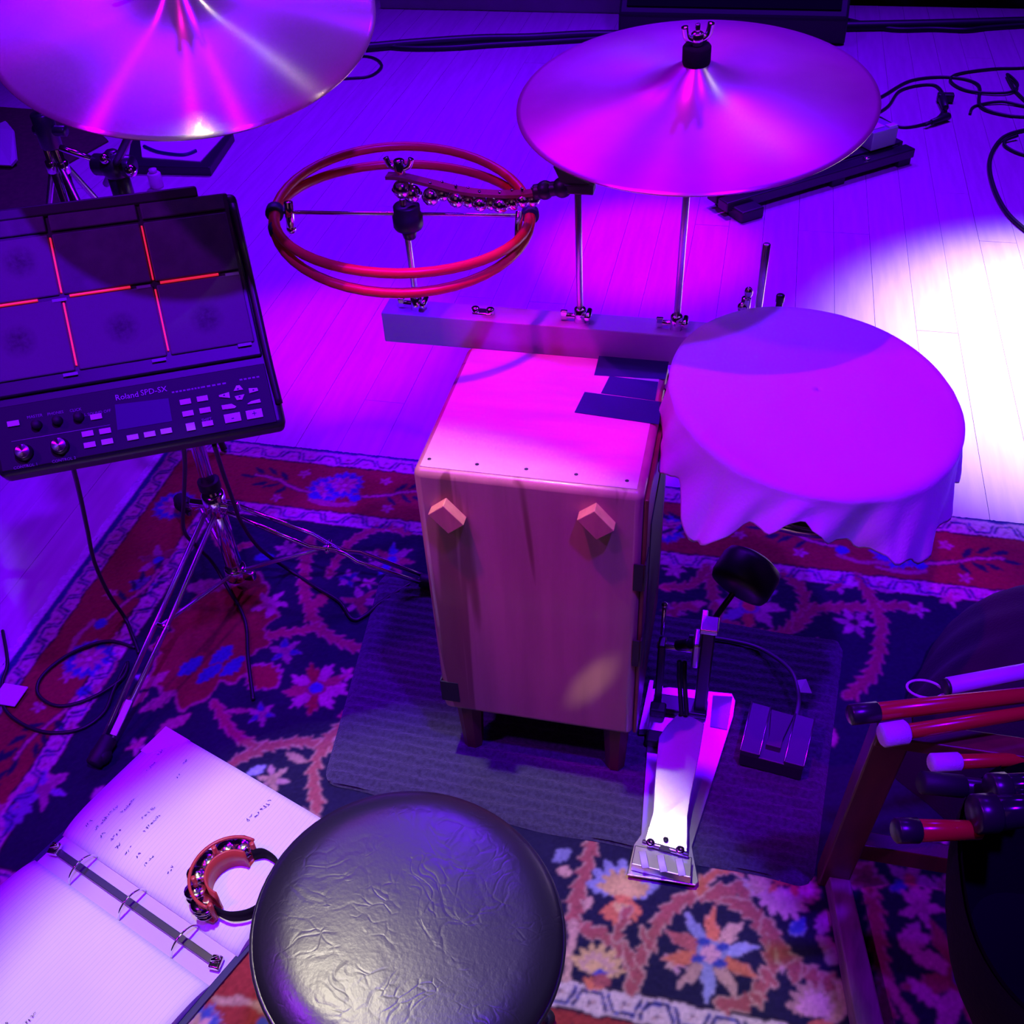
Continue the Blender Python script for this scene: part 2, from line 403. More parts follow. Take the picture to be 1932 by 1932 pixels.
    # near field, around the big round blossom
    stroke([(0.076,0.6569),(0.0943,0.6563),(0.1147,0.6675),(0.1298,0.6894),(0.1406,0.7214),(0.1396,0.7487),(0.1292,0.7734),(0.1081,0.7959),(0.0804,0.807),(0.0499,0.8094),(0.0273,0.805),(0.0062,0.7866),(-0.0112,0.7643),(-0.0213,0.7405),(-0.0278,0.7133),(-0.0376,0.6913),(-0.0415,0.6701),(-0.0402,0.6548)], .0105)
    stroke([(-0.1353,0.7294),(-0.1164,0.7218),(-0.0854,0.7176),(-0.0663,0.7056),(-0.0487,0.686),(-0.0408,0.6702)], .010)
    stroke([(-0.1294,0.864),(-0.133,0.8071),(-0.139,0.764),(-0.1353,0.7294)], .012)
    stroke([(-0.1353,0.7294),(-0.1344,0.6937),(-0.1308,0.6486)], .004, TAN, TAN*.8, lobes=False)
    stroke([(0.1332,0.7822),(0.1542,0.7447),(0.1761,0.7284),(0.1995,0.7203),(0.2316,0.7098)], .0105)
    stroke([(0.1761,0.7284),(0.17,0.7122)], .010); stroke([(0.1995,0.7203),(0.1955,0.6974)], .011); stroke([(0.2191,0.7124),(0.2197,0.6907)], .011)
    stroke([(0.1319,0.7084),(0.1474,0.6893)], .010, taper=True); stroke([(0.122,0.6769),(0.129,0.6604)], .009, taper=True)
    stroke([(0.0344,0.8122),(0.0475,0.8396),(0.0722,0.8513),(0.0954,0.8489)], .0095, ORNG*.8, TAN, taper=True)
    stroke([(0.0498,0.811),(0.0883,0.8261),(0.0992,0.8215)], .011); stroke([(-0.0278,0.7133),(-0.0406,0.744)], .009, taper=True); stroke([(-0.0487,0.686),(-0.0632,0.7156)], .009, taper=True)
    stroke([(0.2316,0.7098),(0.2361,0.6783),(0.2156,0.6587)], .004, TAN, PINK, lobes=False)
    flower([(0.0583,0.7218)][0], .066, [ORNG*.9, LBLUE*.8, TAN, ORNG, LBLUE*.7, VINE*1.15, ORNG*.9, TAN*.8, LBLUE*.8, TAN], 10, .24, PINK, .3)
    for q in [(0.0469,0.7358),(0.0416,0.7116),(0.0715,0.7099),(0.0734,0.7348)]: leaf(q, .011, .007, .4, BLUE*.8)
    palmette([(-0.0724,0.7871)][0], .062, 1.75, LBLUE*.7, GOLD*.8, GOLD); palmette([(-0.073,0.7686)][0], .034, -1.4, ORNG, ORNG*.9, GOLD)
    stroke([(-0.0748,0.7173),(-0.0692,0.7424),(-0.0623,0.7641)], .007)
    palmette([(-0.0922,0.6652)][0], .044, 1.5, GOLD*.9, TAN, GOLD); leaf([(-0.0877,0.6646)][0], .012, .006, .2, BLUE); leaf([(-0.0849,0.6562)][0], .014, .009, 0, VINE)
    palmette([(0.1522,0.8378)][0], .05, -1.5, PINK, PINK*.9, PINK*1.1); palmette([(0.1294,0.8418)][0], .03, 2.8, TAN*.9, TAN, TAN); palmette([(0.1783,0.8445)][0], .03, 0.4, TAN*.8, PINK, TAN)
    leaf([(0.2106,0.7974)][0], .022, .011, 1.35, CREAM*.8); leaf([(0.2164,0.7647)][0], .02, .010, -.6, TAN*.8); leaf([(0.2213,0.7503)][0], .014, .011, 1.2, CREAM*.7)
    leaf([(0.1757,0.785)][0], .017, .009, 1.1, BLUE, LBLUE*.7); leaf([(-0.1716,0.8305)][0], .018, .010, .8, LBLUE*.6); leaf([(-0.162,0.804)][0], .012, .008, .2, TAN)
    palmette([(0.2019,0.6679)][0], .045, 1.8, TAN*.8, PINK, PINK)
    # right of the trestle
    stroke([(0.2627,0.8952),(0.2753,0.8635),(0.2812,0.8153),(0.2853,0.7691),(0.2879,0.7247),(0.2887,0.6735)], .011); flower([(0.2698,0.8776)][0], .024, [VINE, VINE*.9], 5, .2, None, edge=TAN)
    flower([(0.3317,0.8871)][0], .036, [PINK, TAN, PINK*.8, BLUE, PINK], 5, .3, ORNG); flower([(0.344,0.8479)][0], .032, [PINK, PINK*.9], 5, .35)
    leaf([(0.3317,0.7968)][0], .024, .016, .3, PINK*.9); flower([(0.3977,0.7524)][0], .085, [PINK, VINE, PINK*.85, VINE*.9], 9, .25, BLUE); stroke([(0.408,0.9234),(0.4205,0.8918),(0.4113,0.825)], .008)
    leaf([(0.3431,0.7211)][0], .03, .012, -.7, PINK); stroke([(0.291,0.7326),(0.3238,0.6805)], .006, TAN, TAN*.8)
    # far right of the kick pedal
    stroke([(-0.0066,1.4859),(0.0062,1.4248),(0.0241,1.3675),(0.0509,1.3391),(0.0853,1.3309),(0.1292,1.3336),(0.151,1.3544),(0.169,1.3933),(0.1751,1.4337),(0.164,1.4624),(0.1389,1.4894)], .0115)
    flower([(0.0762,1.3984)][0], .062, [PINK*.8, LBLUE*.6, ORNG*.7, PINK*.7], 8, .22, ORNG)
    stroke([(0.1604,1.3548),(0.1722,1.3752),(0.1963,1.4088),(0.2303,1.4189),(0.2953,1.4305),(0.3538,1.4462)], .0115); stroke([(0.2745,1.5088),(0.2836,1.4848),(0.2932,1.4546),(0.3027,1.4277),(0.3107,1.3908),(0.3064,1.3476),(0.3018,1.3168),(0.2869,1.2657),(0.2508,1.2147)], .0115)
    stroke([(-0.0838,1.4189),(-0.0445,1.4258),(-0.0179,1.4519),(-0.0066,1.4859)], .010); stroke([(-0.0678,1.3271),(-0.0509,1.3704),(-0.0221,1.3755)], .010)
    flower([(0.2626,1.3861)][0], .034, [PINK*.8, PINK*.6], 6, .3, DARK); flower([(0.2354,1.4764)][0], .024, [PINK*.7, VINE], 5, .3); flower([(0.3757,1.4393)][0], .02, [PINK*.9, TAN], 5, .3); flower([(0.4338,1.4767)][0], .02, [PINK*.9, TAN], 5, .3)
    flower([(-0.0687,1.4663)][0], .022, [PINK*.8, PINK], 6, .3); flower([(-0.0591,1.3554)][0], .024, [PINK*.6, VINE], 6, .3); leaf([(0.3169,1.4823)][0], .02, .008, -.3, PINK*.7)
    # left field
    stroke([(-0.7966,1.4323),(-0.7895,1.3833),(-0.7638,1.3009),(-0.7023,1.2084),(-0.6252,1.1721),(-0.5756,1.1759),(-0.5395,1.2163)], .0115); stroke([(-0.8088,1.1338),(-0.7757,1.1726),(-0.7359,1.1863),(-0.7023,1.2084)], .0105)
    stroke([(-0.5756,1.1759),(-0.5716,1.2371),(-0.5589,1.2803)], .010); stroke([(-0.8178,1.0051),(-0.7855,0.9752),(-0.7536,0.9474),(-0.6997,0.929)], .009); stroke([(-0.7406,0.885),(-0.6962,0.9296),(-0.6277,0.9555),(-0.5886,0.9541)], .0095)
    stroke([(-0.5767,1.0253),(-0.5815,1.0006),(-0.5956,0.9528),(-0.5941,0.896),(-0.5651,0.8372)], .0105); stroke([(-1.0164,1.4272),(-0.9568,1.3731),(-0.9201,1.3952)], .009)
    stroke([(-0.7277,1.3366),(-0.7162,1.4302),(-0.6669,1.4867),(-0.6083,1.4805)], .009); flower([(-0.6174,1.4008)][0], .045, [VINE, PINK*.6, BLUE], 7, .25, BLUE)
    sl = boxof([[(-0.8836,1.1479)][0]], .24); X = wx[sl]-[(-0.8836,1.1479)][0][0]; Y = wy[sl]-[(-0.8836,1.1479)][0][1]; r0 = np.hypot(X*1.25, Y*.78); a0 = np.arctan2(Y, X)
    rr0 = .118*(1+.10*np.cos(9*a0)+.05*np.cos(21*a0)); cc = c[sl]; cc[r0 < rr0+.006] = TAN*.7; cc[r0 < rr0] = REDB*.85
    for q in [(-0.85,1.1084),(-0.8555,1.0634),(-0.8959,1.0722),(-0.8194,1.0861)]: leaf(q, .03, .014, 1.1, BLUE*.8)
    for q in [(-0.9156,0.9859),(-0.8671,0.9487),(-0.9471,1.0282),(-0.9622,0.9774)]: leaf(q, .035, .012, .9, TAN*.8)
    leaf([(-0.7536,1.0758)][0], .034, .026, -.5, REDB*1.1, PINK*.7)
    flower([(-0.6532,1.0675)][0], .056, [PINK*.8, VINE, PINK*.7, REDB], 9, .16, BLUE); flower([(-0.8116,1.2453)][0], .036, [PINK*.7, PINK*.8], 5, .35)
    flower([(-0.6438,1.2821)][0], .038, [PINK*.6, VINE*.8], 6, .28); flower([(-0.684,1.3368)][0], .024, [PINK*.6, BLUE*.5], 6, .2); leaf([(-0.7198,1.27)][0], .026, .014, 1.3, VINE)
    flower([(-0.7382,1.1389)][0], .03, [BLUE*.6, PINK*.5], 6, .25); leaf([(-0.7697,0.9954)][0], .024, .007, .2, TAN*.7); flower([(-0.7263,0.9976)][0], .024, [BLUE*.7, PINK*.6], 6, .25)
    leaf([(-0.6341,0.923)][0], .022, .008, -.2, TAN*.7); flower([(-0.6569,0.8749)][0], .028, [PINK*.7, TAN*.8], 6, .35); flower([(-0.8335,1.3943)][0], .028, [PINK*.5, PINK*.6], 6, .3); leaf([(-0.8727,1.3643)][0], .02, .01, .4, BLUE*.8)
    leaf([(-0.9495,1.2683)][0], .05, .02, .3, PINK*.5); leaf([(-0.9477,1.17)][0], .04, .016, 1.4, REDB); flower([(-1.083,1.3201)][0], .042, [PINK*.6, VINE*.7], 6, .3, BLUE)
    flower([(-1.0831,1.2522)][0], .026, [BLUE*.8, LBLUE*.4], 6, .2)
    # red border: rosettes, blue buds and leafy branches on all four sides
    def rosette(p, R=.042):
        flower(p, R*1.05, [BLUE, BLUE*.9], 14, .07); flower(p, R*.72, [PINK*.85, TAN*.7], 10, .16, PINK, .2)
    def branch(p, ang, f=1):
        ca, sa = math.cos(ang), math.sin(ang)
        T = lambda u, v: (p[0]+u*ca-f*v*sa, p[1]+u*sa+f*v*ca)
        stroke([T(-.065, .022), T(-.02, .012), T(.03, -.01), T(.075, -.014)], .0035, TAN*.9, DARK*2, .002, lobes=False)
        for u, v, a in ((.0, .025, .9), (.03, .015, .6), (.055, .012, .4), (.01, -.02, -.9), (.04, -.032, -.6), (.07, -.03, -.4), (.09, -.008, 0)):
            leaf(T(u, v), .019, .0055, ang+f*a, NAVY*1.2)
        leaf(T(-.078, .03), .014, .012, ang, BLUE)
        for u, v in ((-.1, -.02), (-.03, -.035), (.0, .05)): flower(T(u, v), .014, [PINK*.8, TAN*.8], 5, .3)
        stroke([T(-.16, .05), T(-.11, .056), T(-.07, .045)], .003, TAN*.8, TAN*.6, .002, lobes=False)
    for (p, a) in (((-.62-.2, 1.583), 0), ((-.10, 1.583), 0), ((.345, 1.583), 0)): rosette(p)
    rosette([(-0.7876,1.6027)][0]); rosette([(0.3362,1.6035)][0]); rosette((0.68, 1.585)); rosette((-0.21, 1.585))
    for p, a, f in (([(-0.9166,1.5902)][0], PI, 1), ([(-0.6721,1.5954)][0], 0, -1), ([(-0.0534,1.6073)][0], PI, -1), ([(0.1654,1.605)][0], PI, 1), ([(0.4668,1.5887)][0], 0, -1), ((-.30, 1.59), 0, 1)): branch(p, a, f)
    for p in ([(-1.0882,1.055)][0], (-1.125, .62), (-1.125, 1.48)): rosette(p, .044)
    for p, a, f in (([(-1.0815,1.2161)][0], PI/2, 1), ([(-1.087,0.9079)][0], -PI/2, 1), ((-1.12, .74), PI/2, -1)): branch(p, a, f)
    leaf([(-1.0304,0.7887)][0], .05, .02, .7, PINK*.8); flower([(-1.0189,0.7858)][0], .04, [LBLUE*.7, PINK*.6], 6, .4); leaf([(-1.0386,0.7469)][0], .05, .018, 1.6, LBLUE*.6)
    for i in range(6): rosette((-.95+i*.34, .475), .042); branch((-.78+i*.34, .475), 0 if i % 2 else PI, 1)
    for i in range(4): rosette((.79, .55+i*.3), .036)
    for i in range(26):
        p = [(-0.1179,0.5966)][0]; leaf((p[0]+.004+i*.019, p[1]-.018-.002*(i % 3)), .014, .004, 1.5, NAVY)
    # cream guards: meander of dark hooks
    def guard(a, b, n):
        for i in range(n):
            t = (i+.5)/n; p = (a[0]+(b[0]-a[0])*t, a[1]+(b[1]-a[1])*t); ang = math.atan2(b[1]-a[1], b[0]-a[0]); h = math.hypot(b[0]-a[0], b[1]-a[1])/n
            T = lambda u, v: (p[0]+u*math.cos(ang)-v*math.sin(ang), p[1]+u*math.sin(ang)+v*math.cos(ang)); f = 1 if i % 2 else -1
            stroke([T(-h*.5, -f*.011), T(-h*.3, f*.011), T(h*.3, f*.011), T(h*.5, -f*.011)], .0012, DARK, BLUE*.8, .0012, lobes=False, smooth=False)
            flower(T(0, -f*.003), .0085, [TAN*.7, CREAM*.8], 3, .45, DARK*3)
    guard((GX0, (IY0+GY0)/2), (GX1, (IY0+GY0)/2), 40); guard((GX0, (IY1+GY1)/2), (GX1, (IY1+GY1)/2), 40); guard(((IX0+GX0)/2, GY0), ((IX0+GX0)/2, GY1), 22)
    guard((BX0, 1.683), (BX1, 1.683), 46); guard((-1.200, BY0), (-1.200, BY1), 34); guard((BX0, .318), (BX1, .318), 46)
    sel = gx < -1.231; c[sel] = WHITE; sel = gy > Y1-.003; c[sel] = DARK*3
    # soft knot edges, wear and yarn variation
    p_ = np.pad(c, ((1, 1), (1, 1), (0, 0)), 'edge'); c = .30*c+.115*(p_[:-2, 1:-1]+p_[2:, 1:-1]+p_[1:-1, :-2]+p_[1:-1, 2:])+.06*(p_[:-2, :-2]+p_[:-2, 2:]+p_[2:, :-2]+p_[2:, 2:])
    c *= (1+noise(.05, .06)+noise(.004, .10))[..., None]; c = np.clip(c, .004, 1)
    z = 0.0065+noise(.004, .0005)+noise(.25, .0006)
    ed = np.minimum(np.minimum(gx-X0, X1-gx), np.minimum(gy-Y0, Y1-gy)); z = np.where(ed < .001, 0.0008, z)
    gxx = gx+np.where(gx < -1.24, noise(.012, .002), 0)
    v = np.stack([gxx, gy, z], -1).reshape(-1, 3)
    i = np.arange(nx*ny).reshape(ny, nx); q = np.stack([i[:-1, :-1], i[:-1, 1:], i[1:, 1:], i[1:, :-1]], -1).reshape(-1, 4)
    me = bpy.data.meshes.new('rug'); me.vertices.add(len(v)); me.vertices.foreach_set('co', v.ravel())
    me.loops.add(q.size); me.loops.foreach_set('vertex_index', q.ravel()); me.polygons.add(len(q))
    me.polygons.foreach_set('loop_start', np.arange(0, q.size, 4)); me.polygons.foreach_set('loop_total', np.full(len(q), 4)); me.update(calc_edges=True)
    at = me.color_attributes.new('pile', 'FLOAT_COLOR', 'POINT'); at.data.foreach_set('color', np.concatenate([c.reshape(-1, 3), np.ones((nx*ny, 1))], 1).ravel())
    m = bpy.data.materials.new('knotted_wool'); m.use_nodes = True; nt = m.node_tree; b = nt.nodes['Principled BSDF']
    vc = nt.nodes.new('ShaderNodeVertexColor'); vc.layer_name = 'pile'; nt.links.new(vc.outputs['Color'], b.inputs['Base Color'])
    b.inputs['Roughness'].default_value = .95; b.inputs['Specular IOR Level'].default_value = .12; b.inputs['Sheen Weight'].default_value = .15
    me.materials.append(m); o = bpy.data.objects.new('rug', me); COL.objects.link(o)
    tag(o, 'oriental rug with navy field, red rosette border and pale side binding on the boards', 'rug')
rug()

# ribbed mat under the box drum
def ribbed_mat():
    pts = [(-0.572, 0.880), (0.195, 0.846), (0.245, 1.335), (-0.625, 1.36)]
    def f(u, v):
        a = Vector(pts[0]).lerp(Vector(pts[1]), u); b = Vector(pts[3]).lerp(Vector(pts[2]), u); p = a.lerp(b, v)
        # rounded corners
        cu = min(u, 1-u)*.8; cv = min(v, 1-v)*.48; r = .028
        if cu < r and cv < r:
            d = math.hypot(r-cu, r-cv)
            if d > r:
                s = r/d; du = (r-(r-cu)*s-cu)/.8; dv = (r-(r-cv)*s-cv)/.48
                u2 = u+(du if u < .5 else -du); v2 = v+(dv if v < .5 else -dv)
                a = Vector(pts[0]).lerp(Vector(pts[1]), u2); b = Vector(pts[3]).lerp(Vector(pts[2]), u2); p = a.lerp(b, v2)
        w = .0025*math.sin(u*23+v*3)*(1 if min(v, 1-v) < .01 else 0)
        e = min(min(u, 1-u)*.8, min(v, 1-v)*.48)
        z = .0132+.0015*math.sin(v*.49/.0195*2*PI+.5*math.sin(u*9))+.0006*math.sin(u*140+40*math.sin(v*60))
        if e < .012: z = .0125
        if e < .002: z = .0078
        return (p.x, p.y+w, z)
    M = mat('ribbed_grey_carpet', (0.060, 0.058, 0.085), 0.95, 0, 0.9, 420, var=0.45, vscale=160, spec=.15, sheen=.25)
    o = MB().grid(90, 300, f).build('floor_mat', M)
    tag(o, 'dark grey ribbed door mat lying on the rug under the wooden box drum', 'mat')
ribbed_mat()

# ================================================================ wooden box drum
t = thing('box_drum', 'tall wooden box drum on short legs with tape on its pink lit top', 'drum', (-0.233, 1.122, 0.0135))
CX0, CX1, CY0, CY1, CZ0, CZ1 = -0.3835, -0.083, 0.975, 1.2675, 0.128, 0.6105
def grain_mat():
    m = mat('figured_maple', (0.46, 0.27, 0.17), 0.34, 0, 0.03, 80, var=0.22, vscale=3.0, coat=0.3, stretch=(10, 10, 0.8))
    nt = m.node_tree; N = nt.nodes; L = nt.links; b = N['Principled BSDF']
    src = b.inputs['Base Color'].links[0].from_socket
    tc = N.new('ShaderNodeTexCoord'); mp = N.new('ShaderNodeMapping'); mp.inputs['Scale'].default_value = (24, 24, 1.7); L.new(tc.outputs['Object'], mp.inputs['Vector'])
    n = N.new('ShaderNodeTexNoise'); n.inputs['Scale'].default_value = 1.0; n.inputs['Detail'].default_value = 2; n.inputs['Distortion'].default_value = .6; L.new(mp.outputs['Vector'], n.inputs['Vector'])
    r = N.new('ShaderNodeValToRGB'); r.color_ramp.elements[0].position = .585; r.color_ramp.elements[0].color = (1, 1, 1, 1); r.color_ramp.elements[1].position = .63; r.color_ramp.elements[1].color = (.50, .40, .38, 1)
    L.new(n.outputs['Fac'], r.inputs['Fac'])
    mx = N.new('ShaderNodeMix'); mx.data_type = 'RGBA'; mx.blend_type = 'MULTIPLY'; mx.inputs[0].default_value = 1
    L.new(src, mx.inputs[6]); L.new(r.outputs['Color'], mx.inputs[7]); L.new(mx.outputs[2], b.inputs['Base Color'])
    return m
body = MB().box(CX0, CX1-.006, CY0, CY1, CZ0, CZ1, bev=.011).build('body', grain_mat(), t)
MB().box(CX0+.009, CX1-.016, CY0+.009, CY1-.009, CZ1-.002, CZ1+.0004).build('lit_top_sheet', M_woodtop, t)  # thin sheet added to carry the brighter, lit colour of the top
MB().box(CX1-.006, CX1, CY0+.006, CY1-.006, CZ0+.002, CZ1-.014, bev=.002).build('playing_face', M_dwood, t)
b = MB().box(CX1-.001, CX1+.0015, CY0+.05, CY1-.05, CZ0+.10, CZ1-.09, bev=.001); b.build('face_strip', M_rubber, t)
for k, (px, pz) in enumerate(((CX0+.033, CY0+.03), (CX1-.033, CY0+.03), (CX0+.033, CY1-.03), (CX1-.033, CY1-.03))):
    lg = MB(); h = CZ0+.002; z0 = .0135
    poly = [(math.cos(a)*.020, math.sin(a)*.020) for a in [PI/8+i*PI/4 for i in range(8)]]
    lg.add([(px+p[0]*.8, pz+p[1]*.8, z0) for p in poly]+[(px+p[0]*1.1, pz+p[1]*1.1, h) for p in poly],
           [tuple(reversed(range(8))), tuple(range(8, 16))]+[(i, (i+1) % 8, 8+(i+1) % 8, 8+i) for i in range(8)])
    lg.build('leg', M_dwood, t)
for q in ((-0.3396,0.975,0.5459), (-0.1457,0.975,0.5657)):
    M = Matrix.Translation(q) @ Matrix.Rotation(math.radians(-40), 4, 'Y')
    MB().box(-.0145, .0145, -.016, .001, -.0195, .0195, M=M, bev=.0012).build('wedge_block', M_lwood, t)
for q in [(-0.3665,0.9997,0.6108),(-0.3035,0.9991,0.6108),(-0.24,0.9999,0.6108),(-0.1766,0.9998,0.6108),(-0.1129,0.9978,0.6108)]:
    MB().lathe([(0, .0005), (.0022, .0005), (.0028, 0)], 10, Matrix.Translation(q)).build('screw', M_blackm, t)
for pts in ([(-0.1897,1.2655,0.611),(-0.0903,1.2655,0.611),(-0.0907,1.2217,0.611),(-0.1889,1.2171,0.611)], [(-0.1673,1.2173,0.6113),(-0.0993,1.2135,0.6113),(-0.0985,1.1695,0.6113),(-0.1727,1.1754,0.6113)], [(-0.1951,1.174,0.6116),(-0.089,1.1669,0.6116),(-0.0875,1.117,0.6116),(-0.2007,1.1263,0.6116)]):
    MB().slab([(p[0], p[1], p[2]+.0006) for p in pts], .0008).build('tape_strip', M_tape, t)
for (pa, pb, wrap) in (((-0.0976,0.975,0.4923), (-0.0821,0.975,0.4443), 1), ((-0.0943,0.975,0.3459), (-0.0807,0.975,0.2927), 1), ((-0.3859,0.975,0.1956), (-0.356,0.975,0.1511), -1)):
    xs = sorted((pa[0], pb[0])); zs = sorted((pa[2], pb[2]))
    if wrap > 0: xs[1] = CX1-.002
    else: xs[0] = CX0-.0005
    q = MB().box(xs[0], xs[1], CY0-.0009, CY0+.001, zs[0], zs[1])
    if wrap > 0: q.box(CX1-.001, CX1+.001, CY0, CY0+.035, zs[0], zs[1])
    else: q.box(CX0-.001, CX0+.001, CY0, CY0+.03, zs[0], zs[1])
    q.build('edge_tape', M_rubber, t)

# ================================================================ accessory bar bolted behind the drum, with its rods
t = thing('accessory_rack', 'long grey bar with upright rods fixed behind the wooden box drum', 'rack', (-0.30, 1.29, 0.60))
MB().box(-.5125, -.035, 1.2695, 1.312, .6025, .652, bev=.002).build('bar', M_greyw, t)
for bx in (-.33, -.16): MB().box(bx, bx+.03, 1.2676, 1.2695, .52, .604).build('bracket', M_blackm, t)
def rod_clamp(x, y, z):
    c = MB().cyl((x, y, z-.004), (x, y, z+.022), .0085).cyl((x-.02, y, z+.008), (x+.016, y, z+.008), .004)
    c.box(x-.028, x-.018, y-.003, y+.003, z+.002, z+.016, bev=.0015).cyl((x+.012, y-.012, z+.012), (x+.012, y+.012, z+.012), .0045)
    return c
for (x, y) in ((-.4623, 1.288), (-.2208, 1.288), (-.0852, 1.288)): rod_clamp(x, y, .652).build('rod_clamp', M_chrome, t)
q = (-0.3629,1.288,0.6451); MB().cyl((q[0]-.011, 1.288, .650), (q[0]-.011, 1.288, .662), .006).cyl((q[0]+.011, 1.288, .650), (q[0]+.011, 1.288, .662), .006).box(q[0]-.015, q[0]+.015, 1.280, 1.296, .651, .657, bev=.002).build('bolt_plate', M_chrome, t)
MB().cyl((-.4623, 1.288, .65), (-0.4651,1.288,0.8226), .0045).build('rod', M_steel, t)
MB().cyl((-.2208, 1.288, .65), (-0.2235,1.288,0.8583), .0046).build('rod', M_steel, t)
MB().cyl((-.0852, 1.288, .65), (-.0838, 1.320, 1.015), .0048).build('rod', M_steel, t)

# ================================================================ cymbals
def cymbal(name, label, c, n, r, spin=0.0, mtl=None, nut=True, bell=.036):
    t = thing(name, label, 'cymbal', c, align(c, n, spin))
    prof = []
    for k in range(44):
        u = (k/43)**1.25; rr = .006+(r-.006)*u
        bow = .020*(1-(rr/r)**2)
        bl = .028*math.exp(-(rr/(bell*1.12))**2.0)
        prof.append((rr, bow+bl))
    top = prof; bot = [(a, z-.0016) for a, z in prof]
    full = [bot[i] for i in range(len(bot))]+[(r, -.0008)]+top[::-1]
    full = full+[full[0]]
    MB().lathe(full, 96, None, True, cap=False).build('disc', mtl or M_bronze, t, True)
    h = .020+.0265
    if nut:
        MB().lathe([(.004, h-.004), (.0155, h-.004), (.017, h), (.017, h+.017), (.0155, h+.019), (.004, h+.019)], 24).build('felt_washer', M_bag, t, True)
        w = MB().cyl((0, 0, h+.019), (0, 0, h+.034), .0075).cyl((0, 0, h+.03), (0, 0, h+.044), .003)
        w.tube([(.004, 0, h+.024), (.013, 0, h+.030), (.016, 0, h+.043)], .0042, 8).tube([(-.004, 0, h+.024), (-.013, 0, h+.030), (-.016, 0, h+.043)], .0042, 8)
        w.build('wing_nut', M_chrome, t, True)
    return t
cymbal('ride_cymbal', 'bronze cymbal with wing nut standing right of centre above the accessory bar', (-.0838, 1.324, .959), (-.0146, -.1174, 1), .220, 0.5, M_satin)
cl = cymbal('crash_cymbal', 'bronze cymbal cut by the upper left edge with bright streaks', (-.6883, 1.2214, 1.0786), (.1649, -.2859, 1), .2286, 0.2)

# stand that carries the left cymbal
t = thing('cymbal_stand', 'black boom stand under the left cymbal behind the drum pad unit', 'stand', (-1.02, 1.52, 0))
K = Vector((-1.226,1.7773,0.62)); base = Vector((K.x, K.y, 0))
t.location = base
MB().cyl((K.x, K.y, .10), (K.x, K.y, K.z+.03), .0125).build('post', M_blackm, t)
nrm = Vector((.1649, -.2859, 1)).normalized(); cc = Vector((-.6883, 1.2214, 1.0786))+nrm*.02
dirb = (cc-nrm*.03-K); 
MB().tube([K-dirb*.22, K, cc-nrm*.035], .0075, 10, smooth_path=False).cyl(cc-nrm*.04, cc+nrm*.05, .0045).build('boom', M_blackm, t)
MB().ball(K, .030, 18, 10).cyl(K-Vector((.045, 0, 0)), K+Vector((.04, 0, .0)), .021, 18).cyl(K-Vector((0, .0, .09)), K-Vector((0, 0, .01)), .021, 18).build('tilter', M_blackm, t)
MB().ball(K+Vector((0, -.026, .024)), .010).build('tilter_screw', M_chrome, t)
MB().cyl(K+Vector((-.095, -.02, .04)), K+Vector((-.04, -.01, .015)), .006).build('tilter_handle', M_chrome, t)
MB().ball(K+Vector((.045, -.02, 0)), .012).build('tilter_screw', M_chrome, t)
MB().cyl((K.x, K.y, K.z-.22), (K.x, K.y, K.z-.17), .019, 16).build('collar', M_blackm, t)
for a in (1.4, 3.5, 5.6):
    e = base+Vector((.17*math.cos(a), .17*math.sin(a), .012))
    MB().tube([(K.x, K.y, .30), (K.x*.5+e.x*.5, K.y*.5+e.y*.5, .17), e], .0075, 8).build('leg', M_blackm, t)

# chrome stand farther back at the left edge
h0 = Vector((-1.555,2.0435,0.55)); 
t = thing('chrome_tripod', 'chrome double tube stand with black hub at the far left under the left cymbal', 'stand', (h0.x, h0.y, 0))
MB().cyl(h0-Vector((0, 0, .02)), h0+Vector((0, 0, .06)), .024, 16).cyl(h0+Vector((-.03, 0, .02)), h0+Vector((.05, 0, .02)), .012).build('hub', M_blackm, t)
for dx in (-.022, .016):
    MB().cyl((h0.x+dx, h0.y, .03), (h0.x+dx*.6, h0.y, h0.z-.02), .0105).build('tube', M_chrome, t)
    MB().cyl((h0.x+dx*.8, h0.y, h0.z-.08), (h0.x+dx*.75, h0.y, h0.z-.05), .0135).build('collar', M_chrome, t)
MB().box(h0.x-.045, h0.x+.04, h0.y-.03, h0.y+.03, .0, .035, bev=.006).build('foot_block', M_rubber, t)
for e in ((h0.x+.17, h0.y-.10, .01), (h0.x-.25, h0.y+.02, .01), (h0.x+.05, h0.y+.26, .01)):
    MB().cyl((h0.x, h0.y, h0.z-.03), e, .007).build('leg', M_steel, t)
MB().cyl(h0+Vector((.0, 0, .04)), h0+Vector((-.02, .04, .3)), .008).build('upper_rod', M_chrome, t)

# ================================================================ double red hoop on the left rod
HC = Vector((-.4709, 1.300, .7945)); HR = .1775
nA = Vector((.0989, -.1125, 1)).normalized(); nB = Vector((.0625, .0393, 1)).normalized()
t = thing('red_double_hoop', 'double red tube hoop mounted flat on the left rod of the accessory bar', 'hoop', HC)
def ring(n, r):
    M = frame(HC, n); return [M @ Vector((r*math.cos(a), r*math.sin(a), 0)) for a in [2*PI*k/48 for k in range(48)]]
MB().tube(ring(nA, HR), .0066, 12, closed=True, n=1).build('hoop_tube', M_hoop, t)
MB().tube(ring(nB, HR*.985), .0066, 12, closed=True, n=1).build('hoop_tube', M_hoop, t)
MA = frame(HC, (nA+nB), (.973, .232, 0))
for ang, ln in ((PI, .016), (0.02, .014), (PI+.28, .02)):
    p = MA @ Vector((HR*.995*math.cos(ang), HR*.995*math.sin(ang), 0)); tg = (MA.to_3x3() @ Vector((-math.sin(ang), math.cos(ang), 0)))
    MB().cyl(p-tg*ln*.5, p+tg*ln*.5, .0125 if ang != PI+.28 else .0085, 14).build('tape_wrap', M_tape, t)
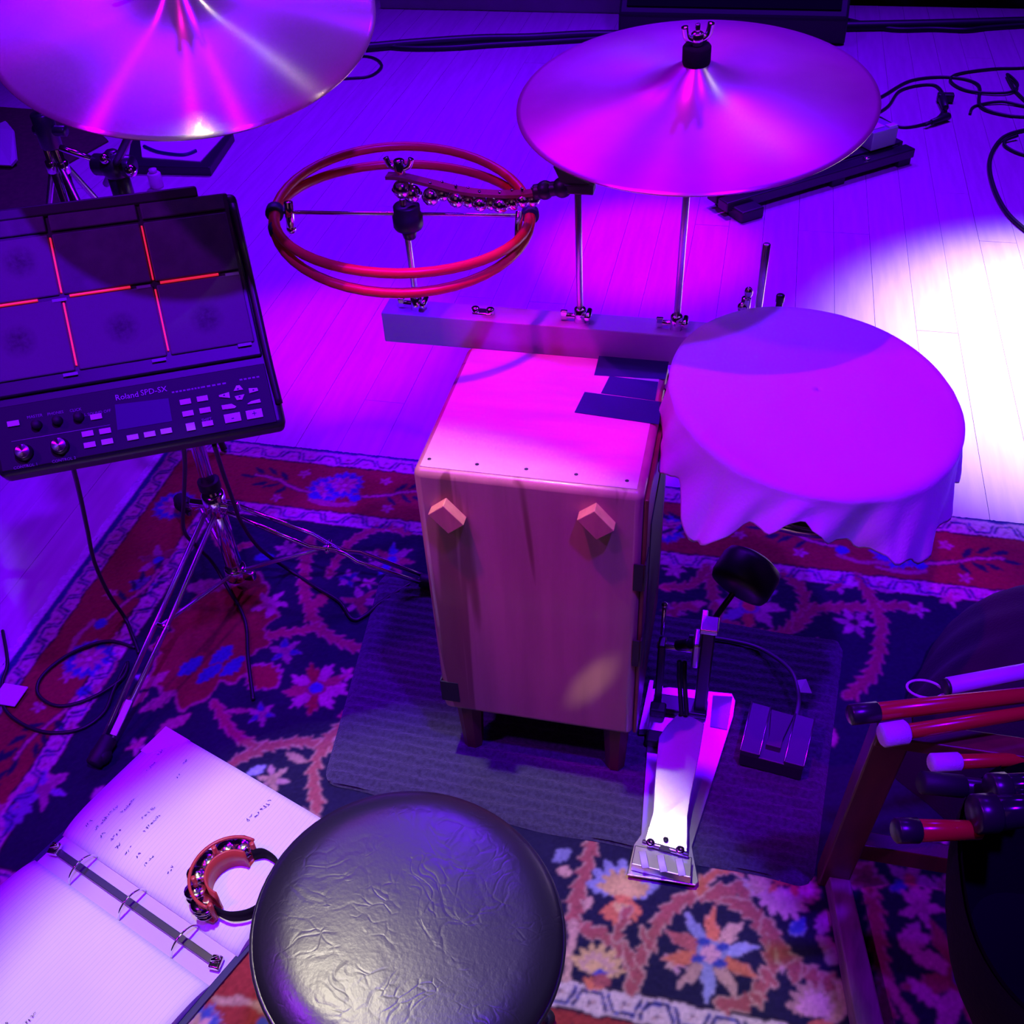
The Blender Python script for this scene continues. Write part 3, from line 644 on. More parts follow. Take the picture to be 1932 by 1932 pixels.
MB().cyl(MA @ Vector((-HR+.004, 0, .0)), MA @ Vector((HR-.004, 0, 0)), .0028, 8).build('cross_rod', M_chrome, t)
pl = MA @ Vector((-HR+.022, 0, 0)); pr_ = MA @ Vector((HR-.016, -.01, 0))
MB().cyl(pl+Vector((0, -.006, -.02)), pl+Vector((0, .0, .016)), .0065, 10).ball(pl+Vector((0, -.006, -.022)), .007).build('rod_end_clamp', M_chrome, t)
MB().cyl(pr_+Vector((0, -.02, -.03)), pr_+Vector((0, .0, .012)), .0055, 10).build('rod_end_clamp', M_chrome, t)
rp = Vector((-.4606, 1.288, 0))
zc = HC.z+.004
MB().lathe([(.005, -.018), (.019, -.018), (.021, -.014), (.021, .0), (.0185, .002), (.0185, .014), (.017, .016), (.005, .016)], 24, Matrix.Translation((rp.x, rp.y, zc))).build('mount_cup', M_black, t)
MB().cyl((rp.x, rp.y, zc-.034), (rp.x, rp.y, zc-.017), .009, 14, .012).build('mount_sleeve', M_blackm, t)

# ================================================================ strap of little bells between the two rods
p0 = Vector((-0.472,1.282,0.8558)); p1 = Vector((-0.2419,1.282,0.855))
t = thing('sleigh_bells', 'leather strap of small round bells slung between rods over the red hoop', 'bells', (p0+p1)/2)
path = [(-0.4807,1.282,0.8568), (-0.4585,1.282,0.8565), (-0.421,1.282,0.8496), (-0.3793,1.282,0.8416), (-0.336,1.282,0.8395), (-0.2965,1.282,0.8418), (-0.2715,1.282,0.8476), (-0.2419,1.282,0.8564)]
P = catmull(path, 6)
sb = MB(); vs = []
for i, p in enumerate(P):
    for dy, dz in ((-.008, -.002), (.008, -.002), (.008, .0025), (-.008, .0025)): vs.append((p.x, p.y+dy, p.z+dz))
fs = [(i*4+k, i*4+(k+1) % 4, i*4+4+(k+1) % 4, i*4+4+k) for i in range(len(P)-1) for k in range(4)]+[(3, 2, 1, 0), tuple(len(vs)-4+k for k in range(4))]
M_strap = mat('brown_leather', (0.20, 0.075, 0.045), .6, 0, .3, 200)
sb.add(vs, fs).build('strap', M_strap, t)
BELLS = [((-0.461,1.279,0.8406), .0105), ((-0.4493,1.286,0.8313), .0105), ((-0.4197,1.277,0.8334), .0105), ((-0.4066,1.288,0.8328), .0085), ((-0.3853,1.279,0.8307), .010), ((-0.3711,1.288,0.8258), .009), ((-0.3535,1.279,0.8258), .009), ((-0.3406,1.288,0.823), .008), ((-0.326,1.279,0.8259), .0095), ((-0.3109,1.286,0.8272), .009), ((-0.2955,1.279,0.8344), .008), ((-0.2836,1.287,0.8321), .008)]
for p, r in BELLS:
    r *= 1.2
    q = MB().ball((0, 0, 0), r, 14, 8).lathe([(r*.99, -.0008), (r*1.09, -.0008), (r*1.09, .0008), (r*.99, .0008)], 14, None, True, False).cyl((0, 0, r*.8), (0, 0, r+.008), .0022, 6)
    for i, v in enumerate(q.v): q.v[i] = (v[0]+p[0], v[1]+p[1], v[2]+p[2])
    q.build('bell', M_chrome, t)
q = MB(); e = Vector((-0.2225,1.282,0.8582)); h = Vector((-0.2801,1.282,0.8456))
q.tube([h, h.lerp(e, .4), e+Vector((.004, 0, 0))], .0095, 10).ball(h.lerp(e, .25), .0125).ball(h.lerp(e, .65), .0135)
q.build('handle', M_black, t)
q = MB().box(e.x-.018, e.x+.022, e.y-.01, e.y+.012, e.z-.009, e.z+.004, M=None, bev=.002)
q.add([(e.x-.03, e.y-.008, e.z+.026), (e.x-.016, e.y-.008, e.z-.004), (e.x+.016, e.y-.008, e.z+.006), (e.x-.03, e.y+.01, e.z+.026), (e.x-.016, e.y+.01, e.z-.004), (e.x+.016, e.y+.01, e.z+.006)], [(0, 1, 2), (5, 4, 3), (0, 3, 4, 1), (1, 4, 5, 2), (2, 5, 3, 0)])
q.build('rod_bracket', M_black, t)
z9 = 0.8675
MB().cyl((-.4623, 1.284, z9-.02), (-.4623, 1.284, z9+.012), .0075).tube([(-.468, 1.284, z9), (-.476, 1.284, z9+.004), (-.480, 1.284, z9+.014)], .004).tube([(-.457, 1.284, z9), (-.449, 1.284, z9+.004), (-.445, 1.284, z9+.014)], .004).build('wing_nut', M_chrome, t)

# ================================================================ electronic drum pad unit on its stand
from mathutils import Matrix as Mx
PR = Mx(((0.8505, -0.3440, 0.3978), (0.5226, 0.6373, -0.5663), (-0.0587, 0.6896, 0.7218)))
t = thing('drum_pad_unit', 'black electronic drum pad unit with red lit pad borders and grey buttons', 'drum pad', (-.5788, 1.0438, .6075), PR.to_euler())
WU, HV = .364, .331
b = MB().box(-WU, 0, 0, HV, -.048, 0, bev=.009)
b.build('housing', M_black, t, True)
b = MB().box(-WU+.004, -.012, .098, HV-.002, -.004, .006, bev=.003); b.build('pad_deck', M_black, t, True)
b = MB().tube([(-.004, .03, .0), (-.006, .10, .006), (-.006, .2, .007), (-.008, HV-.02, .007)], .005, 8, ry=.004); b.build('side_rail', M_black, t, True)
b = MB().box(-WU+.03, -.05, HV-.006, HV+.012, -.03, .010, bev=.004); b.build('rear_ridge', M_black, t, True)
cols = [(-.1275, -.0185), (-.2425, -.1325), (-.357, -.2475)]; rows = [(.1175, .2135), (.2190, .3005), (.3045, .3270)]
M_pad = mat('rubber_pad', (0.09, 0.08, 0.10), .62, 0, .25, 900, var=.3, vscale=40)
def worn_pad(cu, cv):
    m = mat('rubber_pad_worn', (0.105, 0.095, 0.115), .60, 0, .25, 900)
    nt = m.node_tree; N = nt.nodes; L = nt.links; tc = N.new('ShaderNodeTexCoord'); mp = N.new('ShaderNodeMapping'); mp.inputs['Location'].default_value = (-cu*38, -cv*38, 0); mp.inputs['Scale'].default_value = (38, 38, 38); mp.vector_type = 'POINT'
    L.new(tc.outputs['Object'], mp.inputs['Vector']); g = N.new('ShaderNodeTexGradient'); g.gradient_type = 'SPHERICAL'; L.new(mp.outputs['Vector'], g.inputs['Vector'])
    ns = N.new('ShaderNodeTexNoise'); ns.inputs['Scale'].default_value = 160; L.new(tc.outputs['Object'], ns.inputs['Vector'])
    mu = N.new('ShaderNodeMath'); mu.operation = 'MULTIPLY'; L.new(g.outputs['Fac'], mu.inputs[0]); L.new(ns.outputs['Fac'], mu.inputs[1])
    r = N.new('ShaderNodeValToRGB'); r.color_ramp.elements[0].color = (0.105, 0.095, 0.115, 1); r.color_ramp.elements[1].color = (0.014, 0.013, 0.018, 1); r.color_ramp.elements[1].position = .45; L.new(mu.outputs['Value'], r.inputs['Fac']); L.new(r.outputs['Color'], N['Principled BSDF'].inputs['Base Color'])
    return m
worn = {(0, 0): (-0.0736,0.1592), (1, 0): (-0.1807,0.1637), (2, 0): (-0.3072,0.1664), (2, 1): (-0.287,0.2689)}
for ri, (v0, v1) in enumerate(rows):
    for ci, (u0, u1) in enumerate(cols):
        mm = worn_pad(worn[(ci, ri)][0], worn[(ci, ri)][1]) if (ci, ri) in worn else M_pad
        o = MB().box(u0, u1, v0, v1, .002, .0095, bev=.002).build('rubber_pad', mm, t, True)
        if (ci, ri) in worn: tag(o, 'pad with a dark worn spot where it is struck')
for (u, v0, v1) in ((-.1300, .222, .296), (-.2450, .222, .296), (-.1300, .124, .208), (-.2450, .124, .208)):
    MB().box(u-.0011, u+.0011, v0, v1, .004, .0100).build('led_strip', M_led, t, True)
for (u0, u1) in ((-.122, -.046), (-.236, -.160), (-.35, -.275)):
    MB().box(u0, u1,   .2153, .2175, .004, .0100).build('led_strip', M_led, t, True)
for q in ((-0.0285,0.2134), (-0.1436,0.2135), (-0.2491,0.2121), (-0.0321,0.1152), (-0.1439,0.1133), (-0.2542,0.1134)):
    MB().box(q[0]-.009, q[0]+.009, q[1]-.002, q[1]+.002, .0095, .0102).build('pad_number_tab', M_label, t, True)
# control panel
panel = MB().box(-WU+.006, -.012, .006, .088, -.003, .0012, bev=.001).build('control_panel', M_panel, t, True)
def button(poly, h=.004, mtl=M_btn, name='button'):
    MB().prism([(p[0], p[1]) for p in poly], .0005, h).build(name, mtl, t, True)
def rectb(c, w, h):
    return [(c[0]-w, c[1]-h), (c[0]+w, c[1]-h), (c[0]+w, c[1]+h), (c[0]-w, c[1]+h)]
for c in ((-0.3336,0.0643), (-0.235,0.0548), (-0.2493,0.0348), (-0.2278,0.0343), (-0.2495,0.02), (-0.2279,0.0201), (-0.1963,0.0197), (-0.1749,0.0198), (-0.1539,0.0201), (-0.1226,0.054), (-0.1006,0.0543), (-0.1225,0.038), (-0.1004,0.0383), (-0.1007,0.0201)):
    button(rectb(c, .0070, .0034))
button(rectb((-0.1227,0.0199), .0056, .0050))
for c in ((-0.0678,0.0219), (-0.0391,0.0217)): button(rectb(c, .0105, .0058))
button([(-0.0791,0.0548), (-0.0654,0.0567), (-0.0657,0.0486), (-0.0788,0.0525)]); button([(-0.0542,0.0635), (-0.05,0.0634), (-0.0465,0.0569), (-0.0591,0.057)]); button([(-0.0592,0.0497), (-0.0464,0.0503), (-0.0506,0.0437), (-0.0575,0.0442)]); button([(-0.0394,0.0571), (-0.0283,0.0558), (-0.0277,0.052), (-0.0394,0.0504)])
button([(-0.0785,0.0407), (-0.0653,0.0405), (-0.06,0.0358), (-0.0624,0.0341), (-0.0783,0.0349)]); button([(-0.0451,0.0368), (-0.0396,0.0394), (-0.0281,0.0403), (-0.0276,0.0357), (-0.0445,0.0359)])
Mp = lambda q, s=0: Mx.Translation((q[0], q[1], .0043))
text_mesh('-', .014, 'button_print', M_ink, t, Mp((-0.0678,0.0219))); text_mesh('+', .012, 'button_print', M_ink, t, Mp((-0.0391,0.0217)))
for c in ((-0.0724,0.0535), (-0.0531,0.0588), (-0.0533,0.0478), (-0.0337,0.0538)): button(rectb(c, .0012, .0009), .0044, M_ink, 'button_print')
text_mesh('Roland', .0105, 'panel_print', M_print, t, Mx.Translation(((-0.1929,0.0706)[0], (-0.1929,0.0706)[1]+.004, .0022)))
text_mesh('SPD-SX', .0105, 'panel_print', M_print, t, Mx.Translation(((-0.1674,0.0709)[0]+.0085, (-0.1674,0.0709)[1]+.0045, .0022)))
for s_, q in (('CONTROL 1', (-0.3295,0.0078)), ('CONTROL 2', (-0.2837,0.0071)), ('MASTER', (-0.3073,0.0691)), ('PHONES', (-0.2824,0.0687)), ('CLICK', (-0.2579,0.0683)), ('SHIFT', (-0.1009,0.026)), ('ALL SOUND OFF', (-0.2353,0.0598))):
    text_mesh(s_, .0052, 'panel_print', M_label, t, Mx.Translation((q[0], q[1], .0014)))
for q, w in (((-0.1249,0.0697), .012), ((-0.1057,0.0698), .010), ((-0.0815,0.0699), .017), ((-0.0344,0.071), .014)):
    for k in range(5): MB().box(q[0]-w+k*w*.4, q[0]-w+k*w*.4+w*.27, q[1]-.0011, q[1]+.0011, .0012, .0016).build('panel_print', M_label, t, True)
a = (-0.3403,0.0419); c = (-0.2205,0.0414)
MB().tube([(a[0], a[1], .0014), (c[0], c[1], .0014)], .0006, 4).build('panel_line', M_label, t, True)
a = (-0.2097,0.0665); c = (-0.1427,0.0628); d = (-0.1441,0.0319); e = (-0.2129,0.0328)
MB().prism([a, c, d, e], .0012, .0020).build('screen', M_lcd, t, True)
def knob(q, r, h, mtl, cap=None):
    k = MB().lathe([(r*1.12, .001), (r, h*.3), (r*.92, h), (0, h)], 20, Mx.Translation((q[0], q[1], 0))).build('knob', mtl, t, True)
    if cap: MB().lathe([(r*.86, h+.0002), (r*.8, h+.0010), (0, h+.0010)], 20, Mx.Translation((0, 0, 0))).build('knob_cap', cap, k, True).location = (q[0], q[1], 0)
M_capm = mat('spun_aluminium', (0.85, 0.83, 0.86), .22, 1.0, aniso=.9)
knob((-0.3282,0.0249), .0105, .014, M_black, M_capm); knob((-0.2849,0.0248), .0105, .014, M_black, M_capm)
for q in ((-0.307,0.0571), (-0.2818,0.058), (-0.2559,0.058)): knob(q, .0062, .011, M_rubber)

# stand under the pad unit
t = thing('pad_stand', 'chrome tripod stand holding the electronic drum pad unit on the rug', 'stand', (-.8874, 1.2792, .0065))
PX, PY = -.8874, 1.2792
MB().cyl((PX, PY, .03), (PX, PY, .235), .0155, 16).build('lower_tube', M_chrome, t)
MB().cyl((PX, PY, .2), (PX, PY, .775), .0125, 16).build('upper_tube', M_chrome, t)
MB().cyl((PX, PY, .195), (PX, PY, .245), .021, 16).cyl((PX-.045, PY-.006, .222), (PX+.03, PY-.006, .222), .007).box(PX+.028, PX+.052, PY-.012, PY-.002, .214, .234, bev=.003).build('height_clamp', M_chrome, t)
MB().cyl((PX, PY, .03), (PX, PY, .06), .021, 16).box(PX+.018, PX+.04, PY-.01, PY+.004, .034, .054, bev=.003).build('lower_collar', M_chrome, t)
MB().cyl((PX, PY, .255), (PX, PY, .275), .02, 16).build('black_sleeve', M_rubber, t)
top = Vector((PX, PY, .765)); tgt = Vector((-.79, 1.08, .69))
MB().cyl((PX, PY, .73), (PX, PY, .775), .019).tube([top, top.lerp(tgt, .5)+Vector((0, 0, -.02)), tgt], .011, 10).build('mount_arm', M_blackm, t)
MB().box(-.065, .065, -.065, .065, -.004, .004, M=Mx.Translation(Vector((-.79, 1.0538, .732))-PR.col[2]*.0522) @ PR.to_4x4(), bev=.002).build('mount_plate', M_blackm, t)
feet = [Vector((-0.5077,1.3355,0.022)), Vector((-0.9486,0.8552,0.024)), Vector((-1.0979,1.4724,0.022))]
for i, F in enumerate(feet):
    hub = Vector((PX, PY, .21)); d = (F-hub); d2 = Vector((d.x, d.y, 0)).normalized(); pr = Vector((-d2.y, d2.x, 0))
    hb = hub+d2*.022; m1 = hub.lerp(F, .50)
    if i == 0:   # pressed double strap leg with a pinched joint
        j = hub.lerp(F, .53); k2 = hub.lerp(F, .58); e = hub.lerp(F, .97)
        for s_ in (-1, 1):
            MB().tube([hb+pr*.012*s_, hub.lerp(F, .42)+pr*.017*s_, j+pr*.004*s_, k2+pr*.004*s_, hub.lerp(F, .64)+pr*.013*s_, e+pr*.009*s_], .0032, 6, smooth_path=False, ry=.0055).build('leg_strap', M_chrome, t)
    else:
        q = MB().tube([hb+pr*.010, hub.lerp(F, .5)+pr*.012, F+pr*.008], .0033, 6, smooth_path=False, ry=.007).tube([hb-pr*.010, hub.lerp(F, .5)-pr*.012, F-pr*.008], .0033, 6, smooth_path=False, ry=.007)
        q.build('leg_strap', M_steel if i == 1 else M_chrome, t)
    MB().ball(F+Vector((0, 0, .0)), .0185, 14, 8, Matrix.Scale(1.0, 4), .85).cyl(F-Vector((d2.x*.03, d2.y*.03, -.01)), F+Vector((d2.x*.02, d2.y*.02, 0)), .014).build('rubber_foot', M_rubber, t)
    lo = Vector((PX, PY, .045)); MB().cyl(lo, hub.lerp(F, .5), .0038, 8).build('brace', M_steel, t)
    MB().cyl(hub.lerp(F, .5)-pr*.016, hub.lerp(F, .5)+pr*.016, .0042, 8).build('rivet', M_chrome, t)
q = (-0.9272,0.9153,0.055); F = feet[1]; hub = Vector((PX, PY, .21)); a_ = hub.lerp(F, .80); b_ = hub.lerp(F, .93)
d = (F-hub).normalized(); pr = Vector((-d.y, d.x, 0)).normalized(); up_ = Vector((0, 0, .0085))
o = MB().slab([a_-pr*-.016+up_, a_-pr*-.004+up_, b_-pr*-.004+up_, b_-pr*-.016+up_], .002).build('white_tape', M_wtape, t)

# cables
def cable(name, label, pts, r=.0035, mtl=None, group=None, n=8):
    o = MB().tube(pts, r, 8, n=n).build(name, mtl or M_cable); tag(o, label, 'cable', group); return o
cable('black_cable', 'black cable dropping from the pad unit past the pale rug edge to the loop', [(-0.8761,0.97,0.56),(-0.9361,1.0275,0.45),(-0.9958,1.0775,0.32),(-1.0469,1.1184,0.2),(-1.0776,1.1529,0.08),(-1.0693,1.1577,0.012),(-1.0323,1.1179,0.011),(-1.0006,1.0818,0.011)])
cable('black_cable', 'black cable hanging just left of the chrome stand tube', [(-0.7217,1.0087,0.58),(-0.7643,1.0571,0.5),(-0.8422,1.1364,0.36),(-0.9119,1.2022,0.22),(-0.9433,1.2627,0.12),(-0.9423,1.2925,0.05),(-0.9057,1.2641,0.012),(-0.8399,1.1926,0.011),(-0.7976,1.1083,0.011),(-0.7498,1.0194,0.011)])
cable('black_cable', 'black cable hanging just right of the chrome stand tube and running to the mat', [(-0.6813,1.02,0.58),(-0.7335,1.0992,0.46),(-0.7804,1.1751,0.33),(-0.8192,1.239,0.22),(-0.8337,1.2956,0.1),(-0.807,1.3329,0.012),(-0.7326,1.2955,0.011),(-0.6802,1.2692,0.011),(-0.6406,1.2308,0.011),(-0.6195,1.2454,0.011),(-0.6004,1.2833,0.011),(-0.5648,1.3322,0.011),(-0.5385,1.3585,0.011)])
cable('looped_cable', 'thin black cable coiled in loops on the left rug border', [(-1.0136,1.0924,0.011),(-1.0745,1.0962,0.012),(-1.1274,1.055,0.011),(-1.149,1.0006,0.011),(-1.1334,0.9608,0.011),(-1.0837,0.9439,0.011),(-1.0355,0.9684,0.012),(-0.9962,1.0148,0.02),(-1.0082,1.054,0.015),(-0.9999,0.9916,0.018),(-0.9964,0.944,0.012),(-1.0205,0.905,0.011),(-1.0715,0.8888,0.011),(-1.1278,0.8976,0.011),(-1.177,0.9231,0.011),(-1.2124,0.9714,0.01),(-1.2312,1.0179,0.01),(-1.2904,1.0914,0.004)], r=.0032)
q = (-1.1787,0.9476,0.014); o = MB().box(q[0]-.026, q[0]+.022, q[1]-.022, q[1]+.022, .0135, .0165, bev=.001).build('tape_flag', M_wtape); tag(o, 'white tape flag wrapped on the coiled cable at the left edge', 'tape')
q = Vector((-0.9444,0.8443,0.03))

# ================================================================ cloth covered drum on the right
SC_ = Vector((.106, 1.1669, .6437)); SN = Vector((.1209, -.0726, 1)).normalized()
MS = frame(SC_, SN)
t = thing('shallow_drum', 'shallow round drum under the pale cloth with rods rising at its back', 'drum', (SC_.x, SC_.y, .58))
def inM(mb, M):
    mb.v = [tuple(M @ Vector(v)) for v in mb.v]; return mb
inM(MB().lathe([(.168, -.075), (.170, -.006)], 48, None, True, True), MS).build('shell', mat('dark_shell', (.05, .02, .03), .3, 0, spec=.6), t)
inM(MB().lathe([(.166, -.015), (.1765, -.015), (.1775, -.006), (.1765, -.003), (.166, -.003)], 48, None, True, False), MS).build('rim', M_chrome, t)
inM(MB().lathe([(.166, -.08), (.1755, -.08), (.1755, -.068), (.166, -.068)], 48, None, True, False), MS).build('rim', M_chrome, t)
inM(MB().lathe([(.168, -.0045), (0, -.0035)], 48, None, True, False), MS).build('drumhead', M_paper, t)
for k in range(8):
    a = 2*PI*k/8+.2; p = Vector((.1725*math.cos(a), .1725*math.sin(a), 0))
    inM(MB().cyl(p+Vector((0, 0, -.055)), p+Vector((0, 0, -.03)), .005), MS).build('lug', M_chrome, t)
RY = 1.378
zt = (0.0256,1.378,0.7429)
MB().cyl((zt[0]-.001, RY, .585), zt, .0055).build('mount_rod', M_steel, t)
MB().tube([(-.034, 1.292, .592), (-.005, 1.36, .592), (.03, RY, .592), (.075, RY, .592)], .007, 8).build('mount_arm', M_blackm, t)
MB().box(.015, .04, RY-.022, RY+.012, .58, .612, bev=.003).build('mount_clamp', M_blackm, t)
zt = (0.0536,1.378,0.6655); MB().cyl((zt[0]-.001, RY, .585), zt, .0048).cyl((zt[0], RY, zt[2]-.012), (zt[0], RY, zt[2]), .0062).build('short_rod', M_blackm, t)
zt = (0.0084,1.378,0.6653); MB().cyl((zt[0]-.003, RY, .592), (zt[0]-.002, RY, zt[2]-.008), .007).ball((zt[0], RY, zt[2]), .0065, sz=1.4).ball((zt[0]-.006, RY-.005, zt[2]-.022), .008).build('wing_screw', M_chrome, t)
def cloth():
    na, nr, ns = 220, 22, 26; rnd = random.Random(4)
    ph = [rnd.uniform(0, 6.28) for _ in range(8)]
    def bump(a, c, w):
        d = (a-c+PI) % (2*PI)-PI; return math.exp(-(d/w)**2)
    vs = []; R0 = .1825
    for i in range(na):
        a = 2*PI*i/na
        f1 = math.sin(7*a+ph[0])*.5+math.sin(12*a+ph[1])*.35+math.sin(19*a+ph[2])*.3
        L = .058+.010*f1+.075*bump(a, math.radians(-125), .17)+.03*bump(a, math.radians(-165), .4)+.055*bump(a, math.radians(-38), .30)+.02*bump(a, math.radians(-70), .12)-.030*bump(a, math.radians(-92), .12)+.03*bump(a, math.radians(10), .4)+.003*math.sin(31*a)+.002*math.sin(57*a)
        for j in range(nr):
            r = R0*(j/(nr-1)); h = .003+.006*(1-(r/R0)**2)+.0012*math.sin(r*60+3*math.sin(a*2))*(r/R0)**2
            vs.append(MS @ Vector((r*math.cos(a), r*math.sin(a), h)))
        for j in range(1, ns+1):
            u = j/ns; drop = L*u; flare = .004+(.014*f1+.012-.012*bump(a, PI, .7))*u**1.2+.004*math.sin(23*a+4*u)*u+.035*bump(a, math.radians(-125), .15)*u**1.5-.012*bump(a, math.radians(-123), .05)*u+.02*bump(a, math.radians(-38), .3)*u
            rad = R0+max(flare, .003)
            vs.append(MS @ Vector((rad*math.cos(a), rad*math.sin(a), .003-.004*min(1, u*6)-drop)))
    m = nr+ns; fs = []
    for i in range(na):
        q = (i+1) % na
        for j in range(m-1):
            if j == 0: fs.append((i*m+0, i*m+1, q*m+1))
            else: fs.append((i*m+j, i*m+j+1, q*m+j+1, q*m+j))
    o = MB().add(vs, fs, True).build('drum_cloth', M_cloth)
    md = o.modifiers.new('thickness', 'SOLIDIFY'); md.thickness = .0022; md.offset = 1
    tag(o, 'pale cloth draped over the round drum right of the wooden box drum', 'cloth')
cloth()
# ================================================================ kick pedal
t = thing('kick_pedal', 'silver bass drum pedal with black beater standing on the ribbed mat', 'pedal', (-.0, 1.0, .0155))
base = [(-0.0708,0.8108,0.019),(-0.0675,0.8625,0.019),(-0.0594,0.8804,0.019),(-0.0703,1.0477,0.019),(-0.0812,1.1591,0.019),(-0.0481,1.1698,0.019),(0.0126,1.1728,0.019),(0.0576,1.1753,0.019),(0.0647,1.1606,0.019),(0.0633,1.1267,0.019),(0.0182,0.8745,0.019),(0.0323,0.8206,0.019),(0.0284,0.8131,0.019)]
MB().slab(base, .0035).build('base_plate', M_steel, t, bev=.001)
MB().slab([(0.0265,1.1637,0.0205),(0.0589,1.1674,0.0205),(0.0547,1.0977,0.0205),(0.0271,1.0991,0.0205)], .0016).build('grip_patch', mat('grip_patch', (.62, .58, .62), .8, 0, .6, 400), t)
MB().slab([(-0.0648,0.8496,0.038),(0.0195,0.8457,0.038),(0.021,0.8126,0.038),(-0.0661,0.8179,0.038)], .018).build('heel_block', M_steel, t, bev=.0015)
for c in [(-0.0488,0.828,0.0382),(-0.0224,0.8271,0.0382),(0.0045,0.8263,0.0382)]:
    d = Vector((-.004, .013, 0)); MB().tube([Vector(c)-d, Vector(c)+d], .0055, 10, smooth_path=False, ry=.0008).build('heel_slot', mat('slot_rubber', (.55, .48, .56), .6), t)
fb = [(-0.0509,0.8563,0.043),(0.0113,0.8481,0.043),(0.0096,0.8785,0.049),(0.0063,0.9019,0.054),(0.0075,0.9354,0.06),(0.0103,0.9621,0.065),(0.014,1.0045,0.074),(0.0165,1.0537,0.084),(-0.0034,1.0614,0.087),(-0.0253,1.0629,0.088),(-0.041,1.0399,0.084),(-0.0508,1.0174,0.08),(-0.0484,0.9532,0.066),(-0.0465,0.9251,0.06),(-0.0447,0.8986,0.054),(-0.0481,0.8765,0.049)]
M_foot = mat('polished_footboard', (0.86, 0.85, 0.86), .26, .85, 0, spec=.6)
MB().slab(fb, .004).build('footboard', M_foot, t, bev=.0008)
for c in [(-0.0212,0.8607,0.048)]: MB().lathe([(.0042, .0), (.0042, .0008), (0, .0008)], 14, Matrix.Translation(c)).build('footboard_hole', M_rubber, t)
a, b = Vector((-0.0545,0.8526,0.045)), Vector((0.0139,0.8439,0.045))
MB().cyl(a, b, .0038).build('hinge_pin', M_steel, t)
for c in [(-0.0427,0.8507,0.049),(0.001,0.8468,0.049)]: MB().lathe([(.0065, -.002), (.0065, .002), (.003, .003), (0, .0016)], 12, Matrix.Translation(c)).build('hinge_screw', M_chrome, t)
MB().slab([(-0.0295,0.8442,0.048),(-0.0278,0.8492,0.049),(-0.0153,0.8481,0.049),(-0.0115,0.8424,0.048)], .004).build('hinge_stop', M_rubber, t)
# frame: two posts and the axle
PB = Vector((0.0075,1.1267,0.02)); 
pr1 = (PB.x, PB.y+.005); zt = .225
MB().box(pr1[0]-.0105, pr1[0]+.0105, pr1[1]-.012, pr1[1]+.012, .019, zt, bev=.003).build('right_post', M_blackm, t)
MB().box(pr1[0]-.014, pr1[0]+.014, pr1[1]-.016, pr1[1]+.016, zt-.004, zt+.006, bev=.002).box(pr1[0]-.014, pr1[0]-.004, pr1[1]+.012, pr1[1]+.03, zt-.004, zt+.004, bev=.002).build('bearing_cap', M_steel, t)
pl1 = (pr1[0]-.066, pr1[1]-.0)
MB().box(pl1[0]-.010, pl1[0]+.002, pl1[1]-.012, pl1[1]+.012, .019, .175, bev=.003).build('left_post', M_blackm, t)
MB().cyl((pl1[0]-.012, pl1[1], .166), (pr1[0]+.002, pr1[1], .166), .0062).build('axle', M_steel, t)
MB().lathe([(.006, -.010), (.026, -.010), (.030, -.006), (.030, .006), (.026, .010), (.006, .010)], 24, frame((pl1[0]+.030, pl1[1], .166), (1, 0, 0))).cyl((pl1[0]+.02, pl1[1], .17), (pl1[0]+.04, pl1[1]-.01, .19), .009).build('cam', M_black, t)
MB().box(pl1[0]+.044, pl1[0]+.056, pl1[1]-.022, pl1[1]+.016, .145, .20, bev=.004).build('cam_plate', M_steel, t)
MB().cyl((pl1[0]-.006, pl1[1]+.02, .17), (pl1[0]-.006, pl1[1]+.02, .235), .0035, 8).ball((pl1[0]-.006, pl1[1]+.02, .238), .005).build('spring_rod', M_chrome, t)
tc_ = Vector((-0.008,1.0581,0.086))
MB().tube([(pl1[0]+.026, pl1[1]-.028, .165), (pl1[0]+.028, pl1[1]-.03, .13), tc_+Vector((-.012, 0, .006))], .0042, 6, smooth_path=False).tube([(pl1[0]+.034, pl1[1]-.028, .165), (pl1[0]+.036, pl1[1]-.03, .13), tc_+Vector((-.004, 0, .006))], .0042, 6, smooth_path=False).build('drive_chain', M_blackm, t)
MB().box(pl1[0]-.012, pr1[0]+.012, pr1[1]-.02, pr1[1]+.014, .019, .030, bev=.003).build('front_bridge', M_blackm, t)
c = Vector((-0.0567,1.0527,0.03)); MB().box(c.x-.016, c.x+.012, c.y-.012, c.y+.012, .019, .036, bev=.004).build('hoop_clamp', M_rubber, t)
c = Vector((-0.0593,1.1132,0.03)); MB().box(c.x-.015, c.x+.012, c.y-.011, c.y+.010, .019, .036, bev=.004).build('hoop_clamp', M_rubber, t)
MB().slab([(-0.072,1.0639,0.034),(-0.0855,1.0614,0.034),(-0.0809,1.1666,0.034),(-0.0746,1.1666,0.034)], .014).build('side_plate', M_steel, t)
BC = Vector((0.053,1.1759,0.3)); ax = Vector((pl1[0]+.044, pl1[1], .168))
MB().cyl(ax, ax.lerp(BC, .86), .0048).cyl(ax.lerp(BC, .02), ax.lerp(BC, .14), .010).build('beater_shaft', M_blackm, t)
dirn = Vector((.42, .80, .42)).normalized()
prof = [(0, -.030), (.030, -.030), (.044, -.026), (.0475, -.018), (.0475, .014), (.044, .024), (.030, .031), (0, .034)]
MB().lathe(prof, 36, frame(BC, dirn)).build('beater', M_black, t)

